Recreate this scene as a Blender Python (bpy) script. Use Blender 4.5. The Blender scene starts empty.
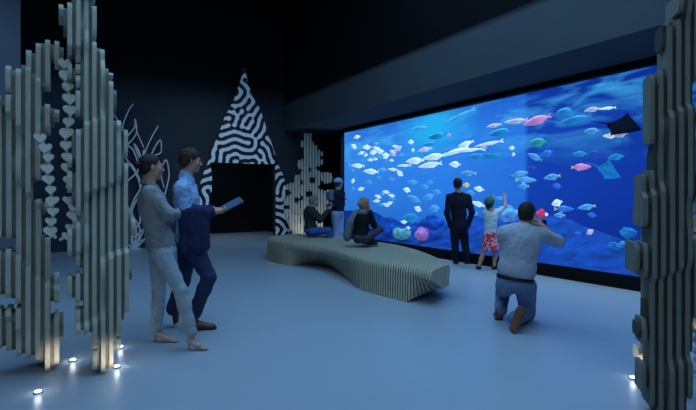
import bpy, math, random
import numpy as np
from mathutils import Vector, Matrix

random.seed(7)
RNG = np.random.default_rng(11)
sc = bpy.context.scene
COL = sc.collection

# ------------------------------------------------------------------ camera model (room axes: +X to the tank, +Y to the back wall)
F = 482.0
YAW = math.atan2(288.0, F)
S, K = math.sin(YAW), math.cos(YAW)
EYE = 1.37
HOR = 195.0
FWD = np.array([S, K, 0.0]); RIGHT = np.array([K, -S, 0.0]); UP = np.array([0, 0, 1.0])
CAM = np.array([0, 0, EYE])

def ray(px, py): return FWD + RIGHT * ((px - 348.0) / F) + UP * ((HOR - py) / F)
def P(px, py, z): return CAM + ray(px, py) * z
def onfloor(px, py, h=0.0):
    return P(px, py, (EYE - h) * F / (py - HOR))
def onX(px, py, X):
    r = ray(px, py); return CAM + r * (X / r[0])
def onY(px, py, Y):
    r = ray(px, py); return CAM + r * (Y / r[1])
def unit(v):
    v = np.asarray(v, float); return v / (np.linalg.norm(v) + 1e-12)

cam = bpy.data.cameras.new('camera'); cam.lens = F / 696 * 36; cam.sensor_width = 36
cam.sensor_fit = 'HORIZONTAL'; cam.shift_y = -10.0 / 696; cam.clip_start = 0.05; cam.clip_end = 200
co = bpy.data.objects.new('camera', cam); COL.objects.link(co)
co.location = CAM; co.rotation_euler = (math.pi / 2, 0, -YAW); sc.camera = co

# ------------------------------------------------------------------ materials
def lin(c):
    return tuple(((v / 255) / 12.92 if v / 255 <= 0.04045 else (((v / 255) + 0.055) / 1.055) ** 2.4) for v in c)

def mat(name, rgb, rough=0.6, spec=0.3, var=0.12, scale=8.0, bump=0.0, bscale=60.0, emit=0.0, metal=0.0, ecol=None, stretch=None):
    m = bpy.data.materials.new(name); m.use_nodes = True
    nt = m.node_tree; n = nt.nodes; l = nt.links
    b = n['Principled BSDF']
    c = lin(rgb)
    tc = n.new('ShaderNodeTexCoord'); nz = n.new('ShaderNodeTexNoise'); nz.inputs['Scale'].default_value = scale
    nz.inputs['Detail'].default_value = 4
    src = tc.outputs['Object']
    if stretch:
        mp = n.new('ShaderNodeMapping'); mp.inputs['Scale'].default_value = stretch
        l.new(src, mp.inputs['Vector']); src = mp.outputs['Vector']
    l.new(src, nz.inputs['Vector'])
    rp = n.new('ShaderNodeValToRGB')
    rp.color_ramp.elements[0].position = 0.3; rp.color_ramp.elements[1].position = 0.7
    rp.color_ramp.elements[0].color = tuple(max(0, v * (1 - var)) for v in c) + (1,)
    rp.color_ramp.elements[1].color = tuple(min(1, v * (1 + var)) for v in c) + (1,)
    l.new(nz.outputs['Fac'], rp.inputs['Fac']); l.new(rp.outputs['Color'], b.inputs['Base Color'])
    b.inputs['Roughness'].default_value = rough
    b.inputs['Specular IOR Level'].default_value = spec
    b.inputs['Metallic'].default_value = metal
    if emit > 0:
        if ecol is None: l.new(rp.outputs['Color'], b.inputs['Emission Color'])
        else: b.inputs['Emission Color'].default_value = lin(ecol) + (1,)
        b.inputs['Emission Strength'].default_value = emit
    if bump > 0:
        n2 = n.new('ShaderNodeTexNoise'); n2.inputs['Scale'].default_value = bscale; n2.inputs['Detail'].default_value = 3
        l.new(src, n2.inputs['Vector'])
        bp = n.new('ShaderNodeBump'); bp.inputs['Strength'].default_value = bump; bp.inputs['Distance'].default_value = 0.02
        l.new(n2.outputs['Fac'], bp.inputs['Height']); l.new(bp.outputs['Normal'], b.inputs['Normal'])
    return m

# ------------------------------------------------------------------ mesh helpers
def new_mesh(name, verts, faces, smooth=False):
    me = bpy.data.meshes.new(name)
    me.from_pydata([tuple(map(float, v)) for v in verts], [], faces)
    me.update()
    if smooth: me.polygons.foreach_set('use_smooth', [True] * len(me.polygons))
    return me

def link(name, me, material, parent=None):
    o = bpy.data.objects.new(name, me); COL.objects.link(o)
    if material is not None: me.materials.append(material)
    if parent is not None:
        o.parent = parent
        o.matrix_parent_inverse = Matrix.Translation(-parent.matrix_basis.translation) if parent.type == 'EMPTY' else parent.matrix_basis.inverted()
    return o

def tag(o, label=None, cat=None, group=None, kind=None):
    if label: o['label'] = label
    if cat: o['category'] = cat
    if group: o['group'] = group
    if kind: o['kind'] = kind
    return o

def thing(name, loc, label, cat, group=None):
    o = bpy.data.objects.new(name, None); COL.objects.link(o); o.empty_display_size = 0.1
    o.location = tuple(map(float, loc)); tag(o, label, cat, group)
    return o

class MB:
    def __init__(s): s.v = []; s.f = []
    def box(s, a, b):
        x0, y0, z0 = a; x1, y1, z1 = b; o = len(s.v)
        s.v += [(x0,y0,z0),(x1,y0,z0),(x1,y1,z0),(x0,y1,z0),(x0,y0,z1),(x1,y0,z1),(x1,y1,z1),(x0,y1,z1)]
        s.f += [tuple(o+i for i in q) for q in [(0,3,2,1),(4,5,6,7),(0,1,5,4),(1,2,6,5),(2,3,7,6),(3,0,4,7)]]
        return s
    def tube(s, pts, r, n=8, caps=True):
        pts = [np.asarray(p, float) for p in pts]; rs = r if hasattr(r, '__len__') else [r] * len(pts)
        o = len(s.v); N = len(pts)
        t0 = unit(pts[1] - pts[0]); ref = np.array([0,0,1.0]) if abs(t0[2]) < 0.9 else np.array([1.0,0,0])
        u = unit(np.cross(t0, ref))
        for i, p in enumerate(pts):
            t = unit(pts[min(i+1, N-1)] - pts[max(i-1, 0)])
            u = unit(u - t * np.dot(u, t)); w = np.cross(t, u)
            for k in range(n):
                a = 2*math.pi*k/n; s.v.append(tuple(p + rs[i]*(u*math.cos(a)+w*math.sin(a))))
        for i in range(N-1):
            for k in range(n):
                s.f.append((o+i*n+k, o+i*n+(k+1)%n, o+(i+1)*n+(k+1)%n, o+(i+1)*n+k))
        if caps:
            s.f.append(tuple(o+k for k in range(n))[::-1]); s.f.append(tuple(o+(N-1)*n+k for k in range(n)))
        return s
    def lathe(s, prof, n=24, c=(0,0,0)):
        o = len(s.v)
        for r, z in prof:
            for k in range(n):
                a = 2*math.pi*k/n; s.v.append((c[0]+r*math.cos(a), c[1]+r*math.sin(a), c[2]+z))
        for i in range(len(prof)-1):
            for k in range(n):
                s.f.append((o+i*n+k, o+i*n+(k+1)%n, o+(i+1)*n+(k+1)%n, o+(i+1)*n+k))
        s.f.append(tuple(o+k for k in range(n))[::-1]); s.f.append(tuple(o+(len(prof)-1)*n+k for k in range(n)))
        return s
    def prism(s, outline, ax_u, ax_w, origin, depth_vec):
        """extrude a 2D outline (in u,w) along depth_vec"""
        o = len(s.v); n = len(outline)
        ax_u = np.asarray(ax_u, float); ax_w = np.asarray(ax_w, float); origin = np.asarray(origin, float); dv = np.asarray(depth_vec, float)
        for d in (0, 1):
            for (u, w) in outline: s.v.append(tuple(origin + ax_u*u + ax_w*w + dv*d))
        s.f.append(tuple(o+i for i in range(n))); s.f.append(tuple(o+n+i for i in range(n))[::-1])
        for i in range(n): s.f.append((o+i, o+n+i, o+n+(i+1)%n, o+(i+1)%n))
        return s
    def build(s, name, material, parent=None, smooth=False):
        return link(name, new_mesh(name, s.v, s.f, smooth), material, parent)

# ------------------------------------------------------------------ signed-distance modelling
def smin(a, b, k):
    if k <= 0: return np.minimum(a, b)
    h = np.maximum(k - np.abs(a - b), 0) / k
    return np.minimum(a, b) - h*h*k*0.25

class Sdf:
    def __init__(s): s.p = []; s.cuts = []; s.noise = []
    def cone(s, a, b, r1, r2, k=0.03, flat=None):
        """round cone; flat=(axis, factor): squash about the segment along axis"""
        s.p.append(('c', np.asarray(a, float), np.asarray(b, float), r1, r2, k, flat, False)); return s
    def chain(s, pts, rs, k=0.02, flat=None):
        for i in range(len(pts)-1): s.cone(pts[i], pts[i+1], rs[i], rs[i+1], k, flat)
        return s
    def ell(s, c, axes, radii, k=0.03, sub=False):
        s.p.append(('e', np.asarray(c, float), np.array([unit(a) for a in axes]), np.asarray(radii, float), k, sub)); return s
    def cut(s, point, normal, soft=0.0):          # keep the side where (p-point).normal < 0
        s.cuts.append((np.asarray(point, float), unit(normal))); return s
    def wrinkle(s, amp, wl, seed=0, ani=(1,1,1)):
        s.noise.append((amp*.62, wl, seed, ani)); return s
    def bounds(s):
        lo = np.full(3, 1e9); hi = -lo
        for q in s.p:
            if q[0] == 'c':
                m = max(q[3], q[4]) * 1.02
                lo = np.minimum(lo, np.minimum(q[1], q[2]) - m); hi = np.maximum(hi, np.maximum(q[1], q[2]) + m)
            elif not q[5]:
                e = np.abs(q[2].T) @ q[3]
                lo = np.minimum(lo, q[1]-e); hi = np.maximum(hi, q[1]+e)
        return lo, hi
    def mesh(s, name, h):
        lo, hi = s.bounds(); lo = lo - 4*h - 0.012; hi = hi + 4*h + 0.012
        n = np.ceil((hi - lo) / h).astype(int) + 1
        ax = [(lo[i] + h*np.arange(n[i])).astype(np.float32) for i in range(3)]
        vol = np.full(tuple(n), 0.08, np.float32)
        for q in s.p:
            if q[0] == 'c':
                m = max(q[3], q[4]) + 0.06
                bl = np.minimum(q[1], q[2]) - m; bh = np.maximum(q[1], q[2]) + m
            else:
                e = np.abs(q[2].T) @ q[3] + 0.06
                bl = q[1]-e; bh = q[1]+e
            i0 = np.clip(np.floor((bl-lo)/h).astype(int), 0, n-1); i1 = np.clip(np.ceil((bh-lo)/h).astype(int)+1, 1, n)
            if np.any(i1 <= i0): continue
            X = ax[0][i0[0]:i1[0], None, None]; Y = ax[1][None, i0[1]:i1[1], None]; Z = ax[2][None, None, i0[2]:i1[2]]
            if q[0] == 'c':
                a, b, r1, r2, k, flat = q[1:7]
                x, y, z = X-a[0], Y-a[1], Z-a[2]
                ba = b - a
                if flat is not None:
                    fa = unit(flat[0]); g = 1.0/flat[1] - 1.0
                    dd = x*fa[0]+y*fa[1]+z*fa[2]
                    bd = float(np.dot(ba, fa))
                    # squash relative to the segment: offset from the segment's own value along the axis
                    L2 = float(np.dot(ba, ba)) + 1e-12
                    t = np.clip((x*ba[0]+y*ba[1]+z*ba[2]) / L2, 0, 1)
                    off = (dd - t*bd) * g
                    x, y, z = x+off*fa[0], y+off*fa[1], z+off*fa[2]
                L2 = float(np.dot(ba, ba)) + 1e-12
                t = np.clip((x*ba[0]+y*ba[1]+z*ba[2]) / L2, 0, 1)
                d = np.sqrt((x-t*ba[0])**2 + (y-t*ba[1])**2 + (z-t*ba[2])**2) - (r1 + (r2-r1)*t)
                sub = False
            else:
                c, A, r, k, sub = q[1:6]
                x, y, z = X-c[0], Y-c[1], Z-c[2]
                u = (x*A[0,0]+y*A[0,1]+z*A[0,2]); v = (x*A[1,0]+y*A[1,1]+z*A[1,2]); w = (x*A[2,0]+y*A[2,1]+z*A[2,2])
                k0 = np.sqrt((u/r[0])**2+(v/r[1])**2+(w/r[2])**2)
                k1 = np.sqrt((u/r[0]**2)**2+(v/r[1]**2)**2+(w/r[2]**2)**2) + 1e-9
                d = k0*(k0-1)/k1
            sl = (slice(i0[0],i1[0]), slice(i0[1],i1[1]), slice(i0[2],i1[2]))
            if sub: vol[sl] = -smin(-vol[sl], d, k)
            else: vol[sl] = smin(vol[sl], d.astype(np.float32), k)
        X = ax[0][:,None,None]; Y = ax[1][None,:,None]; Z = ax[2][None,None,:]
        for amp, wl, seed, ani in s.noise:
            rg = np.random.default_rng(seed+5)
            acc = np.zeros_like(vol)
            for j in range(5):
                d = unit(rg.normal(size=3)*np.array(ani)); kk = 2*math.pi/wl*rg.uniform(.7, 1.5)
                d2 = unit(rg.normal(size=3)); ph = rg.uniform(0, 6.28)
                acc += np.sin(kk*(d[0]*X+d[1]*Y+d[2]*Z) + 1.3*np.sin(kk*.5*(d2[0]*X+d2[1]*Y+d2[2]*Z)) + ph).astype(np.float32)
            vol += np.float32(amp/2.2)*acc
        for pt, nr in s.cuts:
            vol = np.maximum(vol, (nr[0]*(X-pt[0])+nr[1]*(Y-pt[1])+nr[2]*(Z-pt[2])).astype(np.float32))
        return surface_net(name, vol, lo, h)

def surface_net(name, vol, lo, h):
    ins = vol < 0
    ins[0]=ins[-1]=False; ins[:,0]=ins[:,-1]=False; ins[:,:,0]=ins[:,:,-1]=False
    vol = np.where(ins, np.minimum(vol, -1e-6), np.maximum(vol, 1e-6))
    c = [ins[i:ins.shape[0]-1+i, j:ins.shape[1]-1+j, k:ins.shape[2]-1+k] for i in (0,1) for j in (0,1) for k in (0,1)]
    anyv = c[0].copy(); allv = c[0].copy()
    for q in c[1:]: anyv |= q; allv &= q
    act = anyv & ~allv
    I = np.argwhere(act)
    offs = np.array([(i,j,k) for i in (0,1) for j in (0,1) for k in (0,1)])
    vals = np.stack([vol[I[:,0]+o[0], I[:,1]+o[1], I[:,2]+o[2]] for o in offs], 1)
    edges = [(a,b) for a in range(8) for b in range(a+1,8) if np.abs(offs[a]-offs[b]).sum()==1]
    acc = np.zeros((len(I),3)); cnt = np.zeros(len(I))
    for a,b in edges:
        va, vb = vals[:,a], vals[:,b]; m = (va<0) != (vb<0)
        t = np.where(m, va/(va-vb+1e-20), 0)
        pt = offs[a] + t[:,None]*(offs[b]-offs[a])
        acc += np.where(m[:,None], pt, 0); cnt += m
    V = (I + acc/cnt[:,None])*h + lo
    idx = np.full(act.shape, -1, np.int64); idx[act] = np.arange(len(I))
    quads = []
    for d in range(3):
        e1, e2 = (d+1)%3, (d+2)%3
        sa = [slice(None)]*3; sb = [slice(None)]*3; sa[d]=slice(0,-1); sb[d]=slice(1,None)
        A = ins[tuple(sa)]; B = ins[tuple(sb)]
        E = np.argwhere(A != B)
        E = E[(E[:,e1]>0)&(E[:,e2]>0)&(E[:,e1]<ins.shape[e1]-1)&(E[:,e2]<ins.shape[e2]-1)]
        s0 = A[E[:,0],E[:,1],E[:,2]]
        def g(a,b):
            q = E.copy(); q[:,e1]-=a; q[:,e2]-=b; return idx[q[:,0],q[:,1],q[:,2]]
        q = np.stack([g(1,1),g(0,1),g(0,0),g(1,0)],1)
        q[~s0] = q[~s0][:,::-1]
        quads.append(q)
    Q = np.concatenate(quads)
    me = bpy.data.meshes.new(name)
    me.vertices.add(len(V)); me.vertices.foreach_set('co', V.astype(np.float32).ravel())
    me.loops.add(len(Q)*4); me.loops.foreach_set('vertex_index', Q.astype(np.int32).ravel())
    me.polygons.add(len(Q)); me.polygons.foreach_set('loop_start', np.arange(0,len(Q)*4,4,dtype=np.int32))
    me.polygons.foreach_set('use_smooth', np.ones(len(Q), bool))
    me.update(calc_edges=True); me.validate()
    return me

# ------------------------------------------------------------------ room shell
XT, YB, XB = 7.08, 13.5, 5.82          # tank front, back wall, bulkhead face
HB0, HB1 = 3.29, 4.10                  # bulkhead underside, height where the walls turn black
CEIL = 7.2
XL, YF = -6.0, -5.0
GY0, GY1, GZ0, GZ1 = -1.0, 12.22, 0.205, 3.19    # glass opening

def wall_mat(name='charcoal_to_black_wall', low=(52, 60, 66), e0=3.75, e1=4.55):  # base colour ramps to near black between heights e0 and e1
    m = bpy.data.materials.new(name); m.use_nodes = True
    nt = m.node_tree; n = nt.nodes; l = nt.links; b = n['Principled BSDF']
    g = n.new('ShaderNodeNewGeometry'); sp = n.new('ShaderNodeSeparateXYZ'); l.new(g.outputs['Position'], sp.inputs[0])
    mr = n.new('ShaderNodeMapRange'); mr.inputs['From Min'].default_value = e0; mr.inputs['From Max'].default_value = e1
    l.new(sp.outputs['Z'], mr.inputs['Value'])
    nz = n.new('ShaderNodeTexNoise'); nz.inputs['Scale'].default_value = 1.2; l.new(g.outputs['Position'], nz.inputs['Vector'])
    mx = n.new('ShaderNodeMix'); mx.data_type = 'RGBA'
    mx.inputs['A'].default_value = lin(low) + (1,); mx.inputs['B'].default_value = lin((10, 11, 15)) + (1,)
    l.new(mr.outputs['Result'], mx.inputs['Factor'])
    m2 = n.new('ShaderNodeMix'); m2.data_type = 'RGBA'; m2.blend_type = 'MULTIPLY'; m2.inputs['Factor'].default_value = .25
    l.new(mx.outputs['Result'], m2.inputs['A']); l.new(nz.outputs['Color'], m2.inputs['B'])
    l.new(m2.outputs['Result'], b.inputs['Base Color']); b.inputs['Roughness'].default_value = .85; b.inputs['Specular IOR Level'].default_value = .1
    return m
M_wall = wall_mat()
M_black = mat('matte_black_paint', (12, 14, 18), .7, .15, .2, 3)
M_recess = mat('dark_recess_paint', (26, 30, 34), .8, .1, .2, 2)
M_bulk = wall_mat('grey_to_black_bulkhead', (74, 81, 86), 4.04, 4.16)

def floor_mat():
    m = bpy.data.materials.new('poured_resin_floor'); m.use_nodes = True
    nt = m.node_tree; n = nt.nodes; l = nt.links; b = n['Principled BSDF']
    tc = n.new('ShaderNodeTexCoord'); nz = n.new('ShaderNodeTexNoise'); nz.inputs['Scale'].default_value = .7; nz.inputs['Detail'].default_value = 5
    l.new(tc.outputs['Object'], nz.inputs['Vector'])
    r = n.new('ShaderNodeValToRGB'); r.color_ramp.elements[0].color = lin((150,160,172)) + (1,); r.color_ramp.elements[1].color = lin((166,176,188)) + (1,)
    l.new(nz.outputs['Fac'], r.inputs['Fac']); l.new(r.outputs['Color'], b.inputs['Base Color'])
    b.inputs['Roughness'].default_value = .33; b.inputs['Specular IOR Level'].default_value = .45
    return m
M_floor = floor_mat()

def struct(name, mb, m): return tag(mb.build(name, m), kind='structure')

struct('floor', MB().box((XL, YF, -.2), (8.9, 17.6, 0)), M_floor)
struct('ceiling', MB().box((XL, YF, CEIL), (8.9, 17.6, CEIL+.2)), M_black)
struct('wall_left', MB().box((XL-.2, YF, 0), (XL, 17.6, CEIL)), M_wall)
struct('wall_front', MB().box((XL, YF-.2, 0), (8.9, YF, CEIL)), M_black)

# arch opening limits in the back wall
OL, OR_ = onY(209.5, 163, YB), onY(275.6, 163, YB)
OX0, OX1, OZ = OL[0], OR_[0], (OL[2]+OR_[2])/2
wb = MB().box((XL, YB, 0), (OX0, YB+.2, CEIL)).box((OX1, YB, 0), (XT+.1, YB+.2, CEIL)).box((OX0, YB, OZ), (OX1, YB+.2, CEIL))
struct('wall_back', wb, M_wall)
rc = MB().box((0.3, 17.2, 0), (6.7, 17.4, 3.4)).box((.1, YB+.2, 0), (.3, 17.4, 3.4)).box((6.7, YB+.2, 0), (6.9, 17.4, 3.4)).box((.1, YB+.2, 3.2), (6.9, 17.4, 3.4))
struct('wall_left', MB().box((-3.4, YB-.12, 0), (-.78, YB-.002, CEIL)), mat('added_wash_panel', (120, 130, 140), .9, .05, .06, 1))  # mid-grey panel added so the blue wash shows on the dark wall
struct('wall_recess', rc, M_recess)
# wall that carries the tank
struct('wall_right', MB().box((XT+.02, YF, 0), (XT+.1, GY0, CEIL)), M_black)
struct('wall_right', MB().box((XT+.02, GY1, 0), (XT+.1, YB, CEIL)), M_black)
struct('wall_right', MB().box((XT+.02, GY0, GZ1), (XT+.1, GY1, CEIL)), M_black)
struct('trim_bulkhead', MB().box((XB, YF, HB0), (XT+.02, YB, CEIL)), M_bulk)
# plinth and black frame of the glass
struct('trim_plinth', MB().box((XT-.03, GY0-.1, 0), (XT+.02, GY1+.02, GZ0)), M_black)
struct('trim_frame', MB().box((XT-.03, GY0-.1, GZ1), (XT+.02, GY1+.09, HB0)).box((XT-.03, GY1, GZ0), (XT+.02, GY1+.09, GZ1)), M_black)

# ------------------------------------------------------------------ aquarium
XBK = 8.75
def water_mat():
    m = bpy.data.materials.new('lit_blue_water_backdrop'); m.use_nodes = True
    nt = m.node_tree; n = nt.nodes; l = nt.links; n.clear()
    out = n.new('ShaderNodeOutputMaterial'); em = n.new('ShaderNodeEmission'); l.new(em.outputs[0], out.inputs[0])
    g = n.new('ShaderNodeNewGeometry'); sp = n.new('ShaderNodeSeparateXYZ'); l.new(g.outputs['Position'], sp.inputs[0])
    # along the tank
    ry = n.new('ShaderNodeValToRGB'); el = ry.color_ramp.elements
    my = n.new('ShaderNodeMapRange'); my.inputs['From Min'].default_value = 2.0; my.inputs['From Max'].default_value = 15.0
    l.new(sp.outputs['Y'], my.inputs['Value']); l.new(my.outputs['Result'], ry.inputs['Fac'])
    el[0].position = 0; el[0].color = lin((13, 42, 130)) + (1,)
    el[1].position = 1; el[1].color = lin((50, 128, 228)) + (1,)
    for p_, c_ in ((.26, (18, 58, 166)), (.384, (20, 66, 178)), (.392, (40, 110, 218)), (.6, (44, 126, 230))):
        e = el.new(p_); e.color = lin(c_) + (1,)
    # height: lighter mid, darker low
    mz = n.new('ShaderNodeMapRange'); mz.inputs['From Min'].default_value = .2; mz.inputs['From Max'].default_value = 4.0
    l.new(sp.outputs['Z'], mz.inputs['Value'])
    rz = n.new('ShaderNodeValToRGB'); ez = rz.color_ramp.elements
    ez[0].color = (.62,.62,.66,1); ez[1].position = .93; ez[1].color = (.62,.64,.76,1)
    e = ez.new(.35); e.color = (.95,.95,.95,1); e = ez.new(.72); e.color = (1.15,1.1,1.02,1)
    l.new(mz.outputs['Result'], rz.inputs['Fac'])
    mu = n.new('ShaderNodeMix'); mu.data_type = 'RGBA'; mu.blend_type = 'MULTIPLY'; mu.inputs['Factor'].default_value = 1
    l.new(ry.outputs['Color'], mu.inputs['A']); l.new(rz.outputs['Color'], mu.inputs['B'])
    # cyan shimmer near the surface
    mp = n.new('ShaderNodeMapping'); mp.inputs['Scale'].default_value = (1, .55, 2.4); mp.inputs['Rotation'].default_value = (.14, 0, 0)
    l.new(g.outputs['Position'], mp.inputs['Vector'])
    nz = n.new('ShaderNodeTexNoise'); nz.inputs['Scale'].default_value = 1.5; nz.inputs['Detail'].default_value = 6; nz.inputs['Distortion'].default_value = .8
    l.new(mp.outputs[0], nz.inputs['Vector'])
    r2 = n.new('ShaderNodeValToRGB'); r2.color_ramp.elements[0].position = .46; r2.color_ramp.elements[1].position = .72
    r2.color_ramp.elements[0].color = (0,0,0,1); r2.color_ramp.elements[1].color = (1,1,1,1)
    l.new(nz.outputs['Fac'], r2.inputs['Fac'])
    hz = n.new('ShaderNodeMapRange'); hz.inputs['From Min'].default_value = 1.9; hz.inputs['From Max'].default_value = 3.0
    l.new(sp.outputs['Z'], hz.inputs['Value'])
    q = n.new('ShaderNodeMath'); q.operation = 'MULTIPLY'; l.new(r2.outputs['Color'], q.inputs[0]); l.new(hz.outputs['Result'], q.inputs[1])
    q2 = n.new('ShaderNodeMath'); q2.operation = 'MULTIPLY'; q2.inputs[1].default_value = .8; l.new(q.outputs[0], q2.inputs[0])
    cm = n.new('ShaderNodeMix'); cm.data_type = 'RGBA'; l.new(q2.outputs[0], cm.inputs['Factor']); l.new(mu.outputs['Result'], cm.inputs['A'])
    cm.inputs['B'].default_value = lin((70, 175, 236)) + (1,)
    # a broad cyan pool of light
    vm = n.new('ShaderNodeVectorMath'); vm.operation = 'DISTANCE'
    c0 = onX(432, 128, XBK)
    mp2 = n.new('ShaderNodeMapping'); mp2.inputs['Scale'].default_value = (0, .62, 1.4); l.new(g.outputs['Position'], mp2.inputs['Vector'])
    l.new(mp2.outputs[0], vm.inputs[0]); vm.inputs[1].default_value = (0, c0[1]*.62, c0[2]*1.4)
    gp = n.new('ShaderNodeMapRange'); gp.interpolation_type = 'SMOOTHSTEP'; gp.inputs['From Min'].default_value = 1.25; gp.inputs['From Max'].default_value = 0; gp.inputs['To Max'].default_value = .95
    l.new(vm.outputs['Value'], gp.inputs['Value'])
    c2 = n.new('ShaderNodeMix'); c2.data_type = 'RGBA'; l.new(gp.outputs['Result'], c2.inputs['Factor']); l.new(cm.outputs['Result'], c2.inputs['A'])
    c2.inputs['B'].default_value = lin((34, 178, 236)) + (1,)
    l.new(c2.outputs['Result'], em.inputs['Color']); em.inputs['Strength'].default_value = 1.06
    return m
aq = thing('aquarium', (XT, 6, 0), 'wide blue aquarium tank behind one long window in the right wall', 'aquarium')
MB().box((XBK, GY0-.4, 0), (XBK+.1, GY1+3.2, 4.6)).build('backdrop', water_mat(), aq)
MB().box((XT+.11, GY0-.4, 4.6), (XBK, GY1+3.2, 4.7)).build('tank_lid', M_black, aq)
MB().box((XT+.11, GY1+3.2, 0), (XBK, GY1+3.3, 4.6)).build('tank_side', mat('blue_tank_side', (30, 90, 200), .8, .1), aq)
MB().box((XT+.11, GY0-.5, 0), (XBK, GY0-.4, 4.6)).build('tank_side', mat('blue_tank_side', (30, 90, 200), .8, .1), aq)

def glass_mat():
    m = bpy.data.materials.new('thin_glass'); m.use_nodes = True
    nt = m.node_tree; n = nt.nodes; l = nt.links; n.clear()
    out = n.new('ShaderNodeOutputMaterial'); mx = n.new('ShaderNodeMixShader'); tr = n.new('ShaderNodeBsdfTransparent'); gl = n.new('ShaderNodeBsdfGlossy')
    tr.inputs[0].default_value = (.93, .97, 1, 1); gl.inputs['Roughness'].default_value = .02
    fr = n.new('ShaderNodeFresnel'); fr.inputs[0].default_value = 1.15
    l.new(fr.outputs[0], mx.inputs[0]); l.new(tr.outputs[0], mx.inputs[1]); l.new(gl.outputs[0], mx.inputs[2]); l.new(mx.outputs[0], out.inputs[0])
    return m
gm = new_mesh('glass', [(XT-.005, GY0, GZ0), (XT-.005, GY1, GZ0), (XT-.005, GY1, GZ1), (XT-.005, GY0, GZ1)], [(0,3,2,1)])
link('glass', gm, glass_mat(), aq)

# sea bed: sand rising towards the back with low rocks
def vnoise(x, y, seed=0):
    rg = np.random.default_rng(seed); a = np.zeros_like(x)
    for j in range(7):
        k = rg.uniform(.6, 1.0)*1.75**j; d = rg.uniform(0, 6.28); ph = rg.uniform(0, 6.28)
        a += np.sin(k*(x*math.cos(d)+y*math.sin(d)) + ph + 1.2*np.sin(.6*k*(x*math.sin(d)-y*math.cos(d)))) / 1.6**j
    return a
nx, ny = 26, 200
gx, gy = np.meshgrid(np.linspace(XT+.02, XBK, nx), np.linspace(GY0-.3, GY1+3.15, ny), indexing='ij')
tt = (gx-XT)/(XBK-XT)
gz = .17 + .55*tt**1.3*(1+.35*np.sin(gy*.9+1)) + .07*vnoise(gx*2, gy*2, 3)*np.clip(tt*3, 0, 1)
gz = np.maximum(gz, .1)
V = np.stack([gx, gy, gz], -1).reshape(-1, 3)
Fc = [(i*ny+j, (i+1)*ny+j, (i+1)*ny+j+1, i*ny+j+1) for i in range(nx-1) for j in range(ny-1)]
M_sand = mat('blue_lit_sand', (26, 70, 148), .9, .05, .4, 4, .4, 20, emit=.2)  # blue tank light put into the sand's colour and emission
link('sea_bed', new_mesh('sea_bed', V, Fc, True), M_sand, aq)

def lump(name, px, py, w, h, X, m, label, cat, group=None, seed=0, spikes=0):
    c = onX(px, py, X); z = np.dot(c-CAM, FWD); mpp = z/F
    R = np.array([w*mpp/2, w*mpp/2, h*mpp/2])
    s = Sdf(); rg = np.random.default_rng(seed)
    s.ell((0,0,-.1*R[2]), np.eye(3), R*.8, .05)
    for _ in range(14):
        d = unit(rg.normal(size=3)*np.array([1,1,.8]) + np.array([0,0,.3])); r = R.mean()*rg.uniform(.22,.42)
        s.ell(d*R*.72, np.eye(3), (r,r,r), .03)
    s.wrinkle(.012, .12, seed)
    me = s.mesh(name, max(.012, R.mean()/11))
    o = link(name, me, m); o.location = c; tag(o, label, cat, group)
    return o
M_pinkcoral = mat('pink_coral', (170, 120, 190), .8, .1, .3, 14, emit=.4)  # reef corals and rocks carry emission in place of tank light
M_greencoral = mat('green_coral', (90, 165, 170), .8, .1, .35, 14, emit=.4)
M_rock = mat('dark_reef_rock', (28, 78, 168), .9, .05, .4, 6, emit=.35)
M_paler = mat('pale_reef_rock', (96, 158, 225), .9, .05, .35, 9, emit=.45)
M_teal = mat('teal_lit_coral', (36, 120, 180), .8, .1, .4, 10, emit=.4)
lump('reef_coral', 421.5, 234.5, 17, 13, 7.45, M_pinkcoral, 'round pink coral head on the sea bed left of the suited person', 'coral', seed=1)
lump('reef_coral', 402, 234, 21, 12, 7.45, M_greencoral, 'yellow green coral head low on the sea bed beside the pink one', 'coral', seed=2)
lump('reef_rock', 432, 223, 26, 12, 7.7, M_rock, 'dark blue rock mound on the sea bed behind the suited person', 'rock', seed=3)
lump('reef_rock', 388, 229, 17, 12, 7.6, M_rock, 'dark blue rock at the left end of the sea bed', 'rock', seed=4)
lump('reef_rock', 508, 214, 30, 13, 7.7, M_paler, 'pale blue boulder behind the girl and the kneeling person', 'rock', seed=5)
lump('reef_coral', 616, 246, 14, 6, 7.6, M_teal, 'small teal coral low on the sea bed at the right end', 'coral', seed=6)
lump('reef_coral', 628, 233, 17, 9, 7.7, M_teal, 'rounded teal coral on the sea bed next to the foreground right sculpture', 'coral', seed=7)
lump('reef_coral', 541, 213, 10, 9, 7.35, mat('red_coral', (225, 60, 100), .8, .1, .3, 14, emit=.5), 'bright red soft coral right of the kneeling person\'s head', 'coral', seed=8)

# fish
def fish_body(hr, thick=.42):
    """unit-length fish along +x (nose at +.5), half-height hr"""
    n, m = 16, 12; v = []; f = []
    xs = np.linspace(-.36, .5, n)
    for i, x in enumerate(xs):
        t = (x+.36)/.86
        hh = hr*(math.sin(math.pi*min(1, t**.8*1.0))**.75 if 0 < t < 1 else 0) + hr*.16*(1-t)
        hh = max(hh, .004)
        for k in range(m):
            a = 2*math.pi*k/m
            v.append((x, hh*thick*math.cos(a), hh*math.sin(a)))
    for i in range(n-1):
        for k in range(m): f.append((i*m+k, i*m+(k+1)%m, (i+1)*m+(k+1)%m, (i+1)*m+k))
    f.append(tuple(range(m))[::-1]); f.append(tuple((n-1)*m+k for k in range(m)))
    return v, f
def plate(outline, t=.006):
    n = len(outline); v = [(x, s*t, z) for s in (-1, 1) for x, z in outline]
    f = [tuple(range(n)), tuple(range(n, 2*n))[::-1]] + [(i, n+i, n+(i+1) % n, (i+1) % n) for i in range(n)]
    return v, f
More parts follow.
